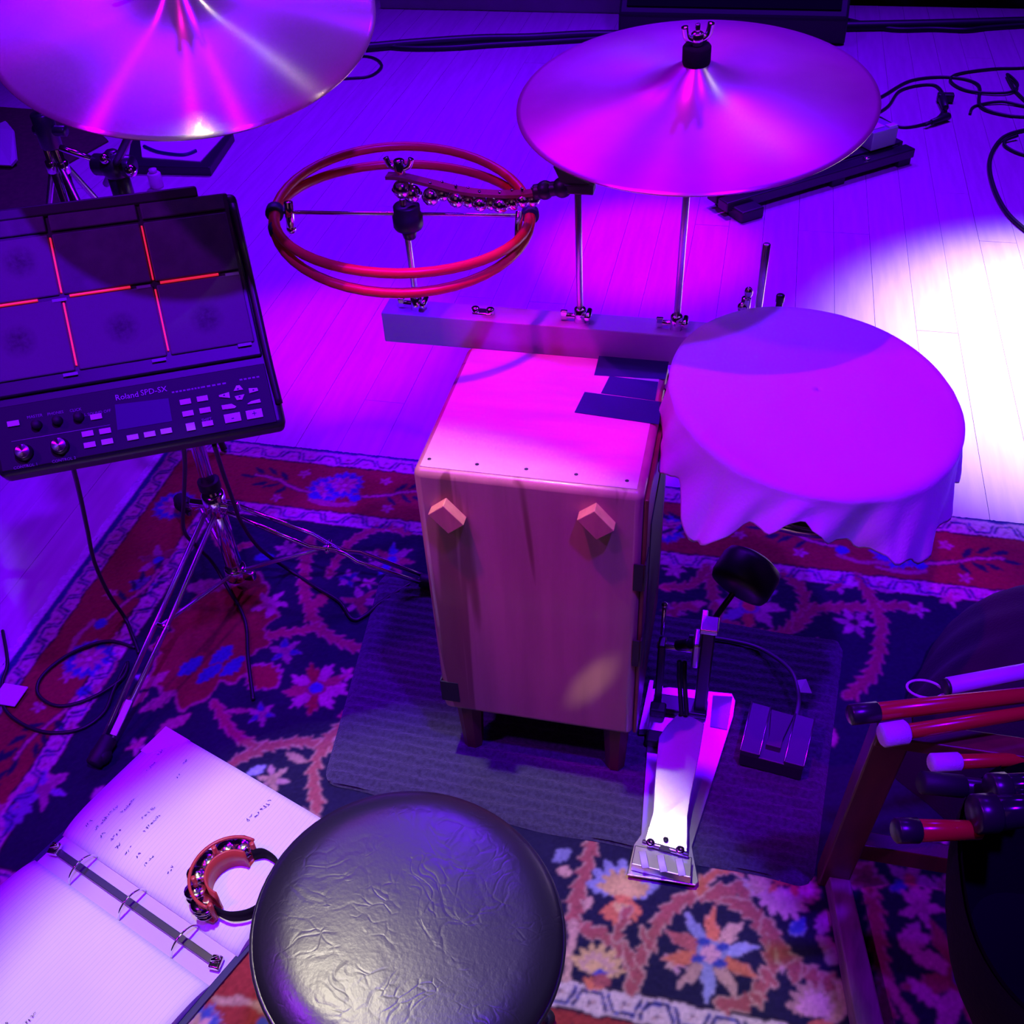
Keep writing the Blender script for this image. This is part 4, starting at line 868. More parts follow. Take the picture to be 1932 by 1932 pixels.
# ================================================================ square foot switch
t = thing('foot_switch', 'small black square foot switch pedal right of the kick pedal', 'pedal', (.12, 1.08, .0155))
top_ = [(0.0894,1.1346,0.046),(0.1892,1.1182,0.046),(0.1732,1.0227,0.046),(0.0763,1.0356,0.046)]
MB().slab(top_, .030).build('case', M_black, t, bev=.002)
P4 = [Vector(p) for p in top_]
def q4(u, v, z): 
    p = P4[3].lerp(P4[2], u).lerp(P4[0].lerp(P4[1], u), v); return Vector((p.x, p.y, z))
for (u0, u1) in ((.0, .30), (.70, 1.0)):
    MB().slab([q4(u0, .0, .054), q4(u1, .0, .054), q4(u1, 1, .054), q4(u0, 1, .054)], .010).build('flank', mat('satin_grey', (.028, .026, .034), .42), t, bev=.0012)
hg = [(.32, .03), (.68, .03), (.64, .35), (.56, .5), (.62, .72), (.68, .97), (.32, .97), (.38, .72), (.44, .5), (.36, .35)]
MB().slab([q4(u, v, .0525) for u, v in [(.36, .25), (.60, .25), (.60, .45), (.68, .97), (.32, .97), (.38, .45)]], .009).build('rubber_tread', mat('tread', (.06, .055, .07), .6, 0, .1, 300), t, bev=.001)
for u in (.30, .70, .0, 1.0): MB().tube([q4(u, .0, .0542), q4(u, 1, .0542)], .0013, 6, smooth_path=False).build('edge_trim', M_steel, t)
cable('switch_cable', 'grey cable arching from the square foot switch toward the kick pedal', [(0.1621,1.1325,0.035),(0.1651,1.1589,0.04),(0.1623,1.1824,0.045),(0.153,1.2152,0.045),(0.1313,1.2495,0.035),(0.0955,1.2826,0.022),(0.0539,1.2937,0.018),(0.012,1.295,0.018),(-0.0253,1.2922,0.018)], r=.0036, mtl=mat('grey_cable', (.10, .09, .12), .4))
o = MB().slab([(0.1614,1.1975,0.05),(0.1759,1.2074,0.044),(0.1872,1.1885,0.032),(0.1649,1.1752,0.046)], .0012).build('tape_flag', M_wtape); tag(o, 'white tape flag on the cable behind the square foot switch', 'tape')

# ================================================================ ring binder with two stacks of pages
NZ = .0075
A, B, C_ = [Vector(p) for p in [(-0.9424,0.7076,0.03),(-0.86,0.9215,0.03),(-0.5093,0.7936,0.03)]]; 
D = A+(C_-B)
ux = (D-A).normalized(); uy = (B-A).normalized()
t = thing('ring_binder', 'open ring binder of handwritten ruled pages lying on the rug beside the stool', 'binder', (A+C_)/2)
t.location = ((A+C_)/2).x, ((A+C_)/2).y, NZ
def pt(s_, u, z): q = A+ux*s_+uy*u; return (q.x, q.y, z)
LW = (D-A).length; HW = (B-A).length
def page_mat():
    m = mat('ruled_page', (.80, .77, .73), .72, 0, .05, 300, var=.06, vscale=9)
    nt = m.node_tree; N = nt.nodes; L = nt.links; b = N['Principled BSDF']; src = b.inputs['Base Color'].links[0].from_socket
    tc = N.new('ShaderNodeTexCoord'); vm = N.new('ShaderNodeVectorMath'); vm.operation = 'DOT_PRODUCT'; vm.inputs[1].default_value = tuple(ux); L.new(tc.outputs['Object'], vm.inputs[0])
    mu = N.new('ShaderNodeMath'); mu.operation = 'MULTIPLY'; mu.inputs[1].default_value = 1/.0071; L.new(vm.outputs['Value'], mu.inputs[0])
    fr = N.new('ShaderNodeMath'); fr.operation = 'FRACT'; L.new(mu.outputs['Value'], fr.inputs[0]); gt = N.new('ShaderNodeMath'); gt.operation = 'GREATER_THAN'; gt.inputs[1].default_value = .90; L.new(fr.outputs['Value'], gt.inputs[0])
    mx = N.new('ShaderNodeMix'); mx.data_type = 'RGBA'; mx.blend_type = 'MIX'; mu2 = N.new('ShaderNodeMath'); mu2.operation = 'MULTIPLY'; mu2.inputs[1].default_value = .45; L.new(gt.outputs['Value'], mu2.inputs[0]); L.new(mu2.outputs['Value'], mx.inputs[0])
    L.new(src, mx.inputs[6]); mx.inputs[7].default_value = (.45, .55, .75, 1); L.new(mx.outputs[2], b.inputs['Base Color'])
    return m
M_page = page_mat()
M_cover = mat('binder_cover', (.03, .025, .09), .35, 0, .05, 300)
GAPB = .028
MB().slab([pt(-.006, .004, NZ+.004), pt(LW+.006, .004, NZ+.004), pt(LW+.006, HW+.004, NZ+.004), pt(-.006, HW+.004, NZ+.004)], .003).build('cover', M_cover, t)
MB().slab([pt(-.006, .004, NZ+.004), pt(LW+.006, .004, NZ+.004), pt(LW+.006, -.036, NZ+.004), pt(-.006, -.036, NZ+.004)], .003).build('spine', M_cover, t)
MB().slab([pt(-.006, -.036, NZ+.004), pt(LW+.006, -.036, NZ+.004), pt(LW+.006, -HW-.036, NZ+.004), pt(-.006, -HW-.036, NZ+.004)], .003).build('cover', M_cover, t)
MB().slab([pt(.004, .012, NZ+.0052), pt(LW-.004, .012, NZ+.0052), pt(LW-.004, -.046, NZ+.0052), pt(.004, -.046, NZ+.0052)], .001).build('spine_lining', mat('pale_plastic', (.62, .50, .58), .35), t)
def pages(s0, s1, u0, u1, h, curl):
    def f(a, b_):
        s_ = s0+(s1-s0)*a; u = u0+(u1-u0)*b_; z = NZ+.005+h*(1-math.exp(-abs(b_)*9))+.0025*math.sin(a*3)+curl*b_*b_
        return pt(s_, u, z)
    g = MB().grid(20, 24, f, True, flip=(u1 < u0)); n = len(g.v)
    # stack sides
    edge = [(i, 0) for i in range(20)]+[(19, j) for j in range(1, 24)]+[(i, 23) for i in range(18, -1, -1)]+[(0, j) for j in range(22, 0, -1)]
    idx = [j*20+i for i, j in edge]; k = len(idx); b0 = len(g.v)
    low = [(g.v[i][0], g.v[i][1], NZ+.0045) for i in idx]; g.v += low
    for q in range(k):
        r = (q+1) % k; f_ = (idx[q], idx[r], b0+r, b0+q); g.f.append(f_ if u1 < u0 else f_[::-1]); g.sm.append(False)
    return g
pg1 = pages(.0, LW, .006, HW, .017, .004).build('page_stack', M_page, t)
off = .045
pages(-.002, LW-.004, -off, -off-HW+.01, .013, .003).build('page_stack', M_page, t)
mid = -.018
MB().slab([pt(.012, mid+.0055, NZ+.0115), pt(LW-.012, mid+.0055, NZ+.0115), pt(LW-.012, mid-.0055, NZ+.0115), pt(.012, mid-.0055, NZ+.0115)], .005).build('ring_plate', mat('dark_steel', (.25, .22, .30), .3, 1.0), t, bev=.001)
for s_ in (LW*.5-.108, LW*.5, LW*.5+.108):
    pts = [pt(s_, mid+.026*math.cos(a), NZ+.006+.024*math.sin(a)) for a in np.linspace(.05, PI-.05, 12)]
    MB().tube(pts, .0017, 8, n=2).build('ring', M_chrome, t)
for s_ in (.016, LW-.016):
    q = Vector(pt(s_, mid, NZ+.012)); MB().box(-.008, .008, -.010, .010, -.003, .006, M=Mx.Translation(q), bev=.0025).cyl(q+Vector((-.006, 0, .006)), q+Vector((.006, .004, .01)), .0035).build('ring_lever', M_chrome, t)
# handwriting as thin ink strokes on the upper stack, and a white tape strip on its corner
rnd = random.Random(21); hw = MB()
def ztop(u): return NZ+.005+.017*(1-math.exp(-abs((u-.006)/(HW-.006))*9))+.004*((u-.006)/(HW-.006))**2
def scribble(s_, u, n, sz, du):
    x0 = u
    for k in range(n):
        p = [pt(s_+rnd.uniform(-sz, sz)*.6, x0+rnd.uniform(0, du), ztop(x0)+.0036) for _ in range(4)]
        hw.tube(p, .00035, 4, n=3, ry=.00015); x0 += du
for s_, u, n in ((.030, .03, 3), (.047, .035, 9), (.064, .03, 2), (.062, .075, 6), (.083, .035, 4), (.10, .03, 2), (.099, .085, 5), (.12, .03, 3), (.118, .07, 7), (.14, .035, 2), (.16, .03, 4), (.20, .04, 3), (.235, .05, 2), (.038, .15, 4), (.03, .18, 3), (.08, .19, 2), (.09, .165, 2)): scribble(s_, u, n, .0042, .0052)
scribble(.245, .165, 2, .009, .008); scribble(.25, .178, 6, .006, .006)
hw.build('handwriting', M_ink, pg1)
hw = MB()
def ztop(u): return NZ+.0215
for k in range(9): scribble(.03+k*.022+rnd.uniform(-.004, .004), -HW-.02+rnd.uniform(0, .02), rnd.choice((3, 5, 8)), .004, .0052)
hw.build('handwriting', M_ink, t)
hw = MB()
def ztop(u): return NZ+.0225+.004*((u-.006)/(HW-.006))**2
MB().slab([pt(-.002, HW-.055, .0370-.004), pt(.012, HW-.055, .0370-.004), pt(.055, HW+.001, .0375-.003), pt(-.002, HW+.001, .0375-.003)], .0008).build('tape_strip', M_wtape, t)

# ================================================================ little foot tambourine on the binder
JC = Vector((-0.6403,0.6754,0.062))
t = thing('foot_tambourine', 'small red half moon foot tambourine with steel jingles lying on the pages', 'tambourine', (JC.x, JC.y, .032))
def arcshell(cen, r, a0, a1, z0, z1, th, n=26, sq=1.0):
    g = MB(); vs = []
    for k in range(n):
        a = a0+(a1-a0)*k/(n-1)
        for rr, z in ((r, z0), (r, z1), (r-th, z1), (r-th, z0)): vs.append((cen.x+rr*math.cos(a), cen.y+rr*sq*math.sin(a), z))
    fs = [(k*4+i, k*4+(i+1) % 4, k*4+4+(i+1) % 4, k*4+4+i) for k in range(n-1) for i in range(4)]+[(3, 2, 1, 0), tuple((n-1)*4+i for i in range(4))]
    return g.add(vs, fs, True)
M_tamb = mat('red_plastic', (0.50, .06, .035), .35, 0, spec=.5)
c0 = Vector((JC.x+.012, JC.y-.0, 0)); A0, A1 = math.radians(75), math.radians(262)
def rim_at(r, z0, z1, th, name, mtl): arcshell(c0, r, A0, A1, z0, z1, th).build(name, mtl, t)
rim_at(.059, .030, .034, .024, 'shell_plate', M_tamb); rim_at(.059, .070, .074, .004, 'outer_rim', M_tamb); rim_at(.036, .030, .074, .003, 'inner_wall', M_tamb)
for a in (A0, math.radians(140), math.radians(200), A1):
    p = c0+Vector((.052*math.cos(a), .052*math.sin(a), 0)); MB().cyl((p.x, p.y, .033), (p.x, p.y, .072), .0038).build('rim_post', M_tamb, t)
rj = random.Random(2)
for a in (98, 126, 155, 185, 213, 242):
    for dz in (0, .0055, .011, .0165):
        a_ = math.radians(a+rj.uniform(-3, 3)); p = c0+Vector((.0525*math.cos(a_), .0525*math.sin(a_), .041+dz))
        MB().lathe([(.002, .002), (.006, .002), (.007, 0), (.0155, -.0005), (.0155, .0008), (.0075, .0014), (.002, .0034)], 16, frame(p, (rj.uniform(-.15, .15), rj.uniform(-.15, .15), 1)), True, False).build('jingle', M_chrome, t)
st = MB(); vs = []
pts = [c0+Vector((.046*math.cos(A1), .046*math.sin(A1), 0)), c0+Vector((.02, -.05, 0)), c0+Vector((.05, -.036, 0)), c0+Vector((.066, 0, 0)), c0+Vector((.058, .035, 0)), c0+Vector((.030, .05, 0)), c0+Vector((.046*math.cos(A0), .046*math.sin(A0), 0))]
Pp = catmull(pts, 6)
for i, p in enumerate(Pp):
    tg = (Pp[min(i+1, len(Pp)-1)]-Pp[max(i-1, 0)]).normalized(); nn = Vector((tg.y, -tg.x, 0))
    for d, z in ((0, .034), (0, .060), (.0018, .060), (.0018, .034)): q = p+nn*d; vs.append((q.x, q.y, z))
st.add(vs, [(k*4+i, k*4+(i+1) % 4, k*4+4+(i+1) % 4, k*4+4+i) for k in range(len(Pp)-1) for i in range(4)], True).build('elastic_strap', M_bag, t)

# ================================================================ round stool in the foreground
TCn = Vector((-.2436, .4545, .4856)); TN = Vector((.1409, .0162, 1)).normalized()
t = thing('drum_stool', 'round black leather drum stool in the foreground', 'stool', TCn, align(TCn, TN))
def leather():
    m = mat('creased_black_leather', (.016, .016, .017), .37, 0, 0, 0, spec=1.0)
    nt = m.node_tree; N = nt.nodes; L = nt.links; b = N['Principled BSDF']; tc = N.new('ShaderNodeTexCoord')
    mp = N.new('ShaderNodeMapping'); mp.inputs['Scale'].default_value = (1, 1, .3); L.new(tc.outputs['Object'], mp.inputs['Vector'])
    n1 = N.new('ShaderNodeTexNoise'); n1.inputs['Scale'].default_value = 260; n1.inputs['Detail'].default_value = 3; L.new(mp.outputs['Vector'], n1.inputs['Vector'])
    n0 = N.new('ShaderNodeTexNoise'); n0.inputs['Scale'].default_value = 9; n0.inputs['Detail'].default_value = 3; L.new(mp.outputs['Vector'], n0.inputs['Vector'])
    ma = N.new('ShaderNodeMix'); ma.data_type = 'RGBA'; ma.inputs[0].default_value = .12; L.new(mp.outputs['Vector'], ma.inputs[6]); L.new(n0.outputs['Color'], ma.inputs[7])
    heights = []
    for sc, w, st_ in ((30, .05, .8), (70, .06, .6)):
        v = N.new('ShaderNodeTexVoronoi'); v.feature = 'DISTANCE_TO_EDGE'; v.inputs['Scale'].default_value = sc; L.new(ma.outputs[2], v.inputs['Vector'])
        r = N.new('ShaderNodeMapRange'); r.inputs['From Max'].default_value = w*2; r.inputs['To Max'].default_value = st_; L.new(v.outputs['Distance'], r.inputs['Value'])
        n = N.new('ShaderNodeTexNoise'); n.inputs['Scale'].default_value = sc*.45; L.new(mp.outputs['Vector'], n.inputs['Vector'])
        g = N.new('ShaderNodeMapRange'); g.inputs['From Min'].default_value = .46; g.inputs['From Max'].default_value = .60; L.new(n.outputs['Fac'], g.inputs['Value'])
        mul = N.new('ShaderNodeMath'); mul.operation = 'MULTIPLY'; L.new(r.outputs['Result'], mul.inputs[0]); L.new(g.outputs['Result'], mul.inputs[1]); heights.append(mul)
    ad = N.new('ShaderNodeMath'); ad.operation = 'ADD'; L.new(heights[0].outputs[0], ad.inputs[0]); L.new(heights[1].outputs[0], ad.inputs[1])
    sc2 = N.new('ShaderNodeMath'); sc2.operation = 'MULTIPLY_ADD'; sc2.inputs[1].default_value = .8; L.new(n1.outputs['Fac'], sc2.inputs[0]); L.new(ad.outputs[0], sc2.inputs[2])
    bp = N.new('ShaderNodeBump'); bp.inputs['Strength'].default_value = .17; bp.inputs['Distance'].default_value = .0012; L.new(sc2.outputs[0], bp.inputs['Height']); L.new(bp.outputs['Normal'], b.inputs['Normal'])
    return m
M_leather = leather()
R_ = .150
top = [(0.0001, .024)]
for k in range(1, 20):
    r = R_*.985*k/19; top.append((r, .024-.012*(r/R_)**2-.014*max(0, (r/R_-.72)/.28)**2.6))
seat = [(0.0001, -.055), (R_*.9, -.055), (R_*.97, -.05), (R_*.985, -.04), (R_*.99, -.012)]+top[::-1]
MB().lathe(seat, 72, None, True, False).build('cushion', M_leather, t, True)
ringp = [(R_*.988*math.cos(a), R_*.988*math.sin(a), -.006) for a in [2*PI*k/64 for k in range(64)]]
MB().tube(ringp, .0032, 8, closed=True, n=1).build('piping', M_leather, t, True)
MB().lathe([(0, -.068), (R_*.8, -.068), (R_*.86, -.062), (R_*.86, -.054), (0, -.054)], 40).build('seat_board', M_blackm, t, True)
inv = align(TCn, TN).to_matrix().to_4x4(); inv = (Matrix.Translation(TCn) @ inv).inverted()
wc = Vector((TCn.x-.01, TCn.y-.002, 0))
def wl(p): return inv @ Vector(p)
MB().cyl(wl((wc.x, wc.y, .09)), wl((wc.x+.002, wc.y, .425)), .014).build('post', M_chrome, t, True)
MB().cyl(wl((wc.x, wc.y, .20)), wl((wc.x, wc.y, .25)), .021).build('collar', M_chrome, t, True)
for k in range(3):
    a = 2*PI*k/3+.9; e = (wc.x+.17*math.cos(a), wc.y+.17*math.sin(a), .018)
    MB().cyl(wl((wc.x, wc.y, .23)), wl(e), .009).build('leg', M_chrome, t, True)
    MB().ball(wl(e), .0125).build('rubber_foot', M_rubber, t, True)

# ================================================================ folding trestle with stick bag at the right
t = thing('wooden_trestle', 'dark wooden folding trestle with base runner coloured as lit at the right', 'trestle', (.30, .74, .0065))
zb = .0065
UPB, UPT = Vector((.232, .872, 0)), Vector((0.2147,0.7991,0.46))
w = .026; d = .012
x0 = UPB.x
def board(a, b, wx, wy, name, mtl):
    a = Vector(a); b = Vector(b); g = MB()
    vs = [a+Vector((sx*wx, sy*wy, 0)) for sx, sy in ((-1, -1), (1, -1), (1, 1), (-1, 1))]+[b+Vector((sx*wx, sy*wy, 0)) for sx, sy in ((-1, -1), (1, -1), (1, 1), (-1, 1))]
    g.add(vs, [(3, 2, 1, 0), (4, 5, 6, 7), (0, 1, 5, 4), (1, 2, 6, 5), (2, 3, 7, 6), (3, 0, 4, 7)])
    return g.build(name, mtl, t, bev=.0025)
M_runner = mat('lit_runner', (.34, .27, .22), .5, 0, .1, 120, var=.45, vscale=14, stretch=(4, 1, 4))  # paler than the other trestle wood: white light put into the colour
board((.221, .870, zb), (UPT.x+.006, UPT.y, .47), .020, .017, 'upright', M_dwood)
P5 = [Vector(p) for p in [(0.2105,0.8606,0.045),(0.2384,0.8643,0.045),(0.282,0.6443,0.045),(0.2468,0.6372,0.045)]]
g = MB().slab([(p.x, p.y, p.z) for p in P5], .038); g.build('base_runner', M_runner, t, bev=.0025)
a, b = Vector((0.2418,0.8603,0.12)), Vector((0.3258,0.8658,0.12)); b2 = a+(b-a)*3.2
board_ = MB().box(a.x, a.x+.44, a.y-.012, a.y+.012, .10, .135, bev=.002).build('cross_rail', M_dwood, t)
board((.70, .868, zb), (.70, UPT.y, .47), .020, .017, 'upright', M_dwood)
MB().box(.685, .715, .40, .88, zb, .042, bev=.002).build('base_runner', M_dwood, t)
MB().box(UPT.x-.012, .72, UPT.y-.014, UPT.y+.014, .435, .455, bev=.002).build('top_rail', M_dwood, t)
# sagging black stick bag hung in the trestle
def bag():
    bx0, bx1, by0, by1, z1, zb_ = .278, .63, .465, .80, .452, .25
    def f(u, v):
        a = 2*PI*u; e = 2.6
        cx = math.copysign(abs(math.cos(a))**(2/e), math.cos(a)); sy = math.copysign(abs(math.sin(a))**(2/e), math.sin(a))
        s_ = 1-.30*v**1.5+.05*math.sin(PI*v)+.012*math.sin(5*a+8*v)*v
        return ((bx0+bx1)/2+(bx1-bx0)/2*cx*s_, (by0+by1)/2+(by1-by0)/2*sy*s_, z1-(z1-zb_)*v+.01*math.sin(3*a)*v)
    g = MB().grid(64, 16, f, True, True)
    # open top: inner wall and floor
    def fi(u, v):
        p = f(u, v*.96); c = ((bx0+bx1)/2, (by0+by1)/2); return (c[0]+(p[0]-c[0])*.975, c[1]+(p[1]-c[1])*.975, p[2]+.0005)
    g.grid(64, 8, fi, True, False)
    n = len(g.v); ring_ = [g.v[(15*64)+i] for i in range(63)]; g.add(ring_, [tuple(range(63))])
    ring2 = [g.v[64*16+7*64+i] for i in range(63)]; g.add(ring2, [tuple(range(63))])
    o = g.build('stick_bag', M_bag); tag(o, 'sagging black cloth bag of sticks hung in the wooden trestle', 'bag')
bag()
def stick(name, label, a, b, r, cap_len, capmat, shaftmat, cap_r=None, group=None, capname='end_cap'):
    a = Vector(a); b = Vector(b); d = (b-a).normalized()
    t = thing(name, label, 'mallet', a)
    MB().cyl(a+d*cap_len*.9, b, r, 14, r*.85).build('shaft', shaftmat, t)
    MB().cyl(a, a+d*cap_len, cap_r or r*1.12, 16).build(capname, capmat, t)
    return t
stick('red_mallet', 'longest red stick with a black end, uppermost in the stick bag', (0.1651,0.773,0.5), (0.391,0.8578,0.487), .0105, .034, M_blackm, M_red)
stick('red_mallet', 'red mallet with a fat white felt end below the longest red stick', (0.1994,0.7573,0.492), (0.392,0.8331,0.49), .0085, .030, M_felt, M_red, .0135, None, 'felt_head')
stick('red_mallet', 'dim red mallet with a white banded felt end deeper in the bag', (0.2568,0.7541,0.462), (0.3959,0.8024,0.44), .0085, .034, M_felt, M_red, .0105, None, 'felt_head')
stick('red_mallet', 'short red stick with a scuffed black end low in the bag', (0.2085,0.6413,0.492), (0.2956,0.6675,0.478), .0115, .026, M_blackm, M_red, .0130)
stick('black_mallet', 'black rubber headed mallet lying under the white banded one', (0.2411,0.7175,0.474), (0.3886,0.7524,0.44), .0105, .05, M_rubber, M_blackm, .0125, None, 'rubber_head')
stick('white_stick', 'pale violet tube stick across the top of the bag beside the black jacket', (0.2751,0.8509,0.478), (0.4128,0.911,0.478), .0105, .004, M_black, mat('pale_tube', (.62, .58, .66), .45), .0098)
stick('black_grip', 'glossy black grip with bright edge in the bag at the right edge', (0.3038,0.7071,0.495), (0.3822,0.7331,0.49), .014, .02, M_blackm, mat('gloss_black', (.015, .015, .02), .1, 0, spec=.8), .016)
stick('black_grip', 'larger glossy black grip with bright edge lying over the short red stick', (0.2836,0.6696,0.5), (0.3754,0.6979,0.495), .018, .024, M_blackm, mat('gloss_black_b', (.015, .015, .02), .12, 0, spec=.8), .020)
stick('red_mallet', 'small bright red stick end between the two glossy black grips', (0.3247,0.7048,0.49), (0.3839,0.726,0.48), .008, .01, M_red, M_red)
q = Vector((0.2575,0.8577,0.462)); o = MB().tube([q+Vector((.020*math.cos(a)+(.008 if abs(a) < .01 else 0), .013*math.sin(a), 0)) for a in [2*PI*k/14 for k in range(14)]], .0016, 6, closed=True, n=3).build('cord_loop', M_felt); tag(o, 'small pale cord loop lying beside the violet tube stick', 'cord')

# dark jacket heaped behind the trestle
def heap():
    c = Vector((.68, 1.17, 0)); rx, ry, h = .36, .27, .27; rnd = random.Random(9); ph = [rnd.uniform(0, 6.28) for _ in range(10)]
    def f(u, v):
        a = 2*PI*u; el = PI/2*v
        r = math.cos(el)**.72; wob = 1+.05*math.sin(3*a+ph[0])+.035*math.sin(7*a+ph[1]+3*v)+.02*math.sin(13*a+ph[2]+5*v)
        z = h*math.sin(el)**.9*(1+.05*math.sin(2*a+ph[3])+.03*math.sin(5*a+ph[4]))
        return (c.x+rx*r*wob*math.cos(a), c.y+ry*r*wob*math.sin(a), .008+z)
    o = MB().grid(90, 30, f).build('dark_jacket', M_darkcloth); tag(o, 'dark fleece jacket heaped on the rug behind the stick bag', 'jacket')
heap()

# ================================================================ things on the boards at the back
# long black pedalboard with a box on its far end
A_, B_ = Vector((-0.0721,2.9617,0.05)), Vector((0.4806,3.42,0.05)); dx = (B_-A_).normalized(); dy = Vector((-dx.y, dx.x, 0))
Lp = (B_-A_).length; Mb = Matrix(((dx.x, dy.x, 0, A_.x), (dx.y, dy.y, 0, A_.y), (0, 0, 1, 0), (0, 0, 0, 1)))
t = thing('effects_board', 'long low black effects board on the boards behind the right cymbal', 'pedalboard', ((A_+B_)/2).x*Vector((1, 0, 0))+((A_+B_)/2).y*Vector((0, 1, 0)))
MB().box(0, Lp, .0, .045, .02, .05, M=Mb, bev=.004).build('front_rail', M_blackm, t)
MB().box(0, Lp, .055, .10, .025, .055, M=Mb, bev=.004).build('rear_rail', M_black, t)
MB().box(Lp*.45, Lp*.97, .05, .17, .02, .048, M=Mb, bev=.004).build('deck', M_black, t)
for x in (.03, Lp*.55, Lp-.06): MB().box(x, x+.05, .0, .10, 0, .026, M=Mb, bev=.004).build('foot_block', M_rubber, t)
MB().box(.02, .10, -.05, .02, 0, .035, M=Mb, bev=.006).build('end_pedal', M_black, t)
for x in (Lp*.35, Lp*.75): MB().cyl(Mb @ Vector((x, .022, .05)), Mb @ Vector((x, .022, .058)), .012).build('button', M_chrome, t)
t2 = thing('effect_box', 'small grey effect box with lit top sitting on the black effects board', 'box', Mb @ Vector((Lp*.86, .07, .056)))
MB().box(Lp*.80, Lp*.80+.10, .045, .135, .0565, .115, M=Mb, bev=.004).build('case', M_label, t2)
MB().box(Lp*.80+.008, Lp*.80+.060, .065, .128, .115, .119, M=Mb, bev=.001).build('lid', M_wtape, t2)
MB().box(Lp*.80+.066, Lp*.80+.098, .05, .07, .115, .120, M=Mb, bev=.001).build('knob_strip', M_wtape, t2)
# cables on the boards
cable('floor_cable', 'black cable looping on the boards right of the right cymbal', [(0.3619,3.9082,0.004),(0.4151,3.9891,0.004),(0.5177,4.1459,0.004),(0.6499,4.1905,0.004),(0.7441,4.1242,0.004),(0.7317,3.9151,0.006),(0.8098,3.8423,0.004),(0.9095,3.8339,0.004)], r=.006)
cable('floor_cable', 'black cable in a high arc near the upper right corner of the boards', [(0.2866,3.6857,0.004),(0.4138,3.8642,0.004),(0.4754,4.0438,0.005),(0.5885,4.1069,0.005),(0.6183,3.9781,0.006),(0.5965,3.8294,0.006),(0.5463,3.7472,0.005),(0.4588,3.7039,0.004),(0.3931,3.7805,0.004)], r=.005)
cable('floor_cable', 'tangled black cable bunch touching the right frame edge', [(1.0191,4.3675,0.004),(0.9231,4.3112,0.005),(0.8059,4.2868,0.006),(0.6796,4.2202,0.006),(0.6543,4.1368,0.006),(0.71,4.053,0.006),(0.8323,4.0439,0.008),(0.8762,4.1198,0.01),(0.8529,4.2243,0.01),(0.8621,4.0722,0.008),(0.8887,3.9335,0.005),(0.8048,3.9562,0.008),(0.7153,3.9188,0.004),(0.6909,3.8442,0.004)], r=.005)
cable('floor_cable', 'heavy black cable curving down the bright patch at the right edge', [(0.9474,3.7531,0.005),(0.8474,3.7157,0.005),(0.7694,3.6371,0.005),(0.716,3.472,0.005),(0.7034,3.2952,0.005),(0.7177,3.1171,0.005),(0.756,2.9981,0.005),(0.8207,2.8869,0.005)], r=.007)
cable('floor_cable', 'short black cable end curling inside the heavy cable bend', [(0.9095,3.4941,0.005),(0.822,3.5167,0.005),(0.7777,3.5698,0.005),(0.7761,3.6157,0.007),(0.8173,3.6486,0.013)], r=.005)
q = Vector((0.61,3.887,0.012)); t = thing('cable_plug', 'black cable connector lying on the boards among the loops', 'plug', (q.x, q.y, 0))
MB().cyl(q+Vector((-.004, .07, .004)), q+Vector((0, -.03, .004)), .016, 12, .011).build('body', M_black, t)
MB().box(q.x-.02, q.x+.035, q.y+.055, q.y+.085, .002, .03, bev=.004).build('shoulder', M_black, t)
q = Vector((0.585,3.7611,0.012)); t = thing('cable_plug', 'second black connector just below the first one on the boards', 'plug', (q.x, q.y, 0))
MB().cyl(q+Vector((.03, .03, .002)), q+Vector((-.03, -.03, .002)), .013, 12, .009).build('body', M_black, t)
MB().cyl(q+Vector((-.03, -.03, .002)), q+Vector((-.05, -.05, 0)), .006, 8).build('strain_relief', M_rubber, t)
cable('floor_cable', 'thick black cable run along the back of the stage, left part', [(-1.6353,4.3034,0.008),(-1.4488,4.3708,0.008),(-1.1939,4.4438,0.008),(-0.9748,4.4742,0.008),(-0.7182,4.5338,0.008),(-0.4347,4.5423,0.008)], r=.024)
cable('floor_cable', 'thinner black cable braided beside the thick back run', [(-1.6546,4.3607,0.006),(-1.4804,4.3221,0.006),(-1.3024,4.3366,0.006),(-1.1135,4.3906,0.006),(-0.8804,4.4483,0.006),(-0.6062,4.5222,0.006)], r=.014)
cable('floor_cable', 'small cable loop on the boards beside the left cymbal edge', [(-1.7021,4.2264,0.004),(-1.5845,4.2173,0.004),(-1.5095,4.1247,0.004),(-1.5168,4.0107,0.004),(-1.5924,3.9748,0.004),(-1.7162,3.9518,0.004)], r=.006)
cable('floor_cable', 'thick black cable run along the back of the stage, right part', [(0.2798,4.7089,0.01),(0.5088,4.7389,0.01),(0.6946,4.7657,0.01),(0.8385,4.7893,0.01),(0.9857,4.8132,0.01),(1.1232,4.8296,0.01)], r=.026)
cable('floor_cable', 'sagging thinner cable below the right back run', [(0.3027,4.8052,0.006),(0.467,4.709,0.006),(0.6311,4.7211,0.006),(0.7519,4.7169,0.006),(0.8353,4.7492,0.006),(0.9842,4.793,0.006),(1.1233,4.8229,0.006)], r=.013)
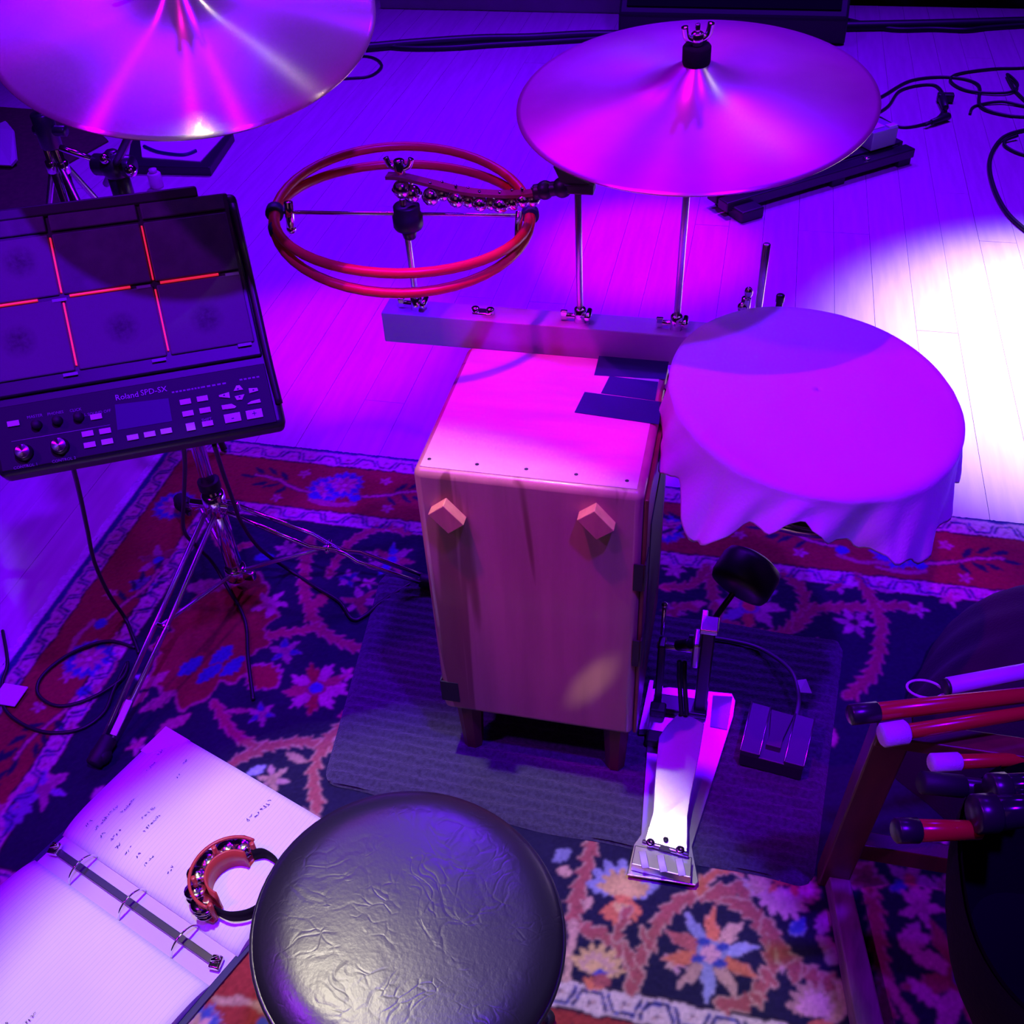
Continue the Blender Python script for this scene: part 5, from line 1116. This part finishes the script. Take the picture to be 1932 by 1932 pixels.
# floor monitor
t = thing('stage_monitor', 'large black wedge speaker at the back behind the right cymbal', 'speaker', (-.16, 4.62, 0))
mx0, mx1, my = -.615, .285, 4.52
prof_ = [(my, 0), (my+.50, 0), (my+.50, .40), (my+.34, .46), (my, .10)]
g = MB(); vs = [(mx0, y, z) for y, z in prof_]+[(mx1, y, z) for y, z in prof_]; n = 5
g.add(vs, [tuple(range(n)), tuple(reversed(range(n, 2*n)))]+[(i+n, (i+1) % n+n, (i+1) % n, i) for i in range(n)]).build('cabinet', M_black, t, bev=.01)
g = MB().slab([(mx0+.03, my+.02, .128), (mx1-.03, my+.02, .128), (mx1-.03, my+.32, .452), (mx0+.03, my+.32, .452)], .012); g.build('grille', M_bag, t)
MB().box(mx0-.012, mx0+.002, my+.2, my+.34, .15, .19, bev=.005).build('carry_handle', M_rubber, t)
# low panel standing between the cable run and the drape
o = MB().box(-1.75, -.64, 4.86, 4.90, 0, .12, bev=.004).build('low_riser_board', M_greyw); tag(o, 'low grey board along the back edge left of the black speaker', 'board')
# dark carpet and paper at the far left
o = MB().prism([(-2.3471,2.6134),(-3.016,3.5566),(-2.5172,3.5267),(-2.2665,3.2899),(-2.3114,3.094),(-2.0793,2.7576)], .0006, .006).build('brown_carpet', mat('brown_carpet', (.09, .035, .03), .95, 0, .6, 300, var=.3, vscale=60)); tag(o, 'dark brown carpet piece on the boards at the far left', 'carpet')
t = thing('paper_tray', 'dark flat tray holding white papers under the left cymbal', 'tray', Vector((-1.9571,3.2685,0)))
MB().slab([(-2.055,3.0455,0.03),(-1.7644,3.0624,0.03),(-1.8057,3.3508,0.03),(-2.1983,3.3567,0.03)], .03).build('tray', M_black, t, bev=.003)
o = MB().slab([(-2.0319,3.1089,0.0335),(-1.8131,3.0993,0.0335),(-1.824,3.3213,0.0335),(-2.155,3.3236,0.0335)], .0035).build('white_papers', M_wtape); tag(o, 'white papers lying on the dark tray below the left cymbal', 'paper')
o = MB().tube([(-2.061,3.1835,0.038),(-1.9848,3.143,0.038),(-1.891,3.1316,0.038),(-1.8605,3.1701,0.038)], .006, 8).build('folded_strap', M_tape); tag(o, 'dark strap curled on the white papers', 'strap')
o = MB().slab([(-2.6073,3.1365,0.1),(-2.5446,3.1486,0.12),(-2.5082,3.1237,0.1),(-2.477,3.0489,0.03),(-2.4828,3.0192,0.02),(-2.5643,3.0184,0.02)], .01).build('white_towel', M_cloth); tag(o, 'crumpled white towel at the far left edge beside the chrome stand', 'towel')
q = Vector((-1.9104,2.9608,0)); o = MB().cyl((q.x, q.y, 0), (q.x, q.y, .05), .022, 16).lathe([(.008, .05), (.013, .052), (.013, .062), (0, .064)], 12, Matrix.Translation((q.x, q.y, 0))).build('small_bottle', mat('pink_bottle', (.75, .5, .6), .4)); tag(o, 'small pale bottle on the boards above the drum pad unit', 'bottle')
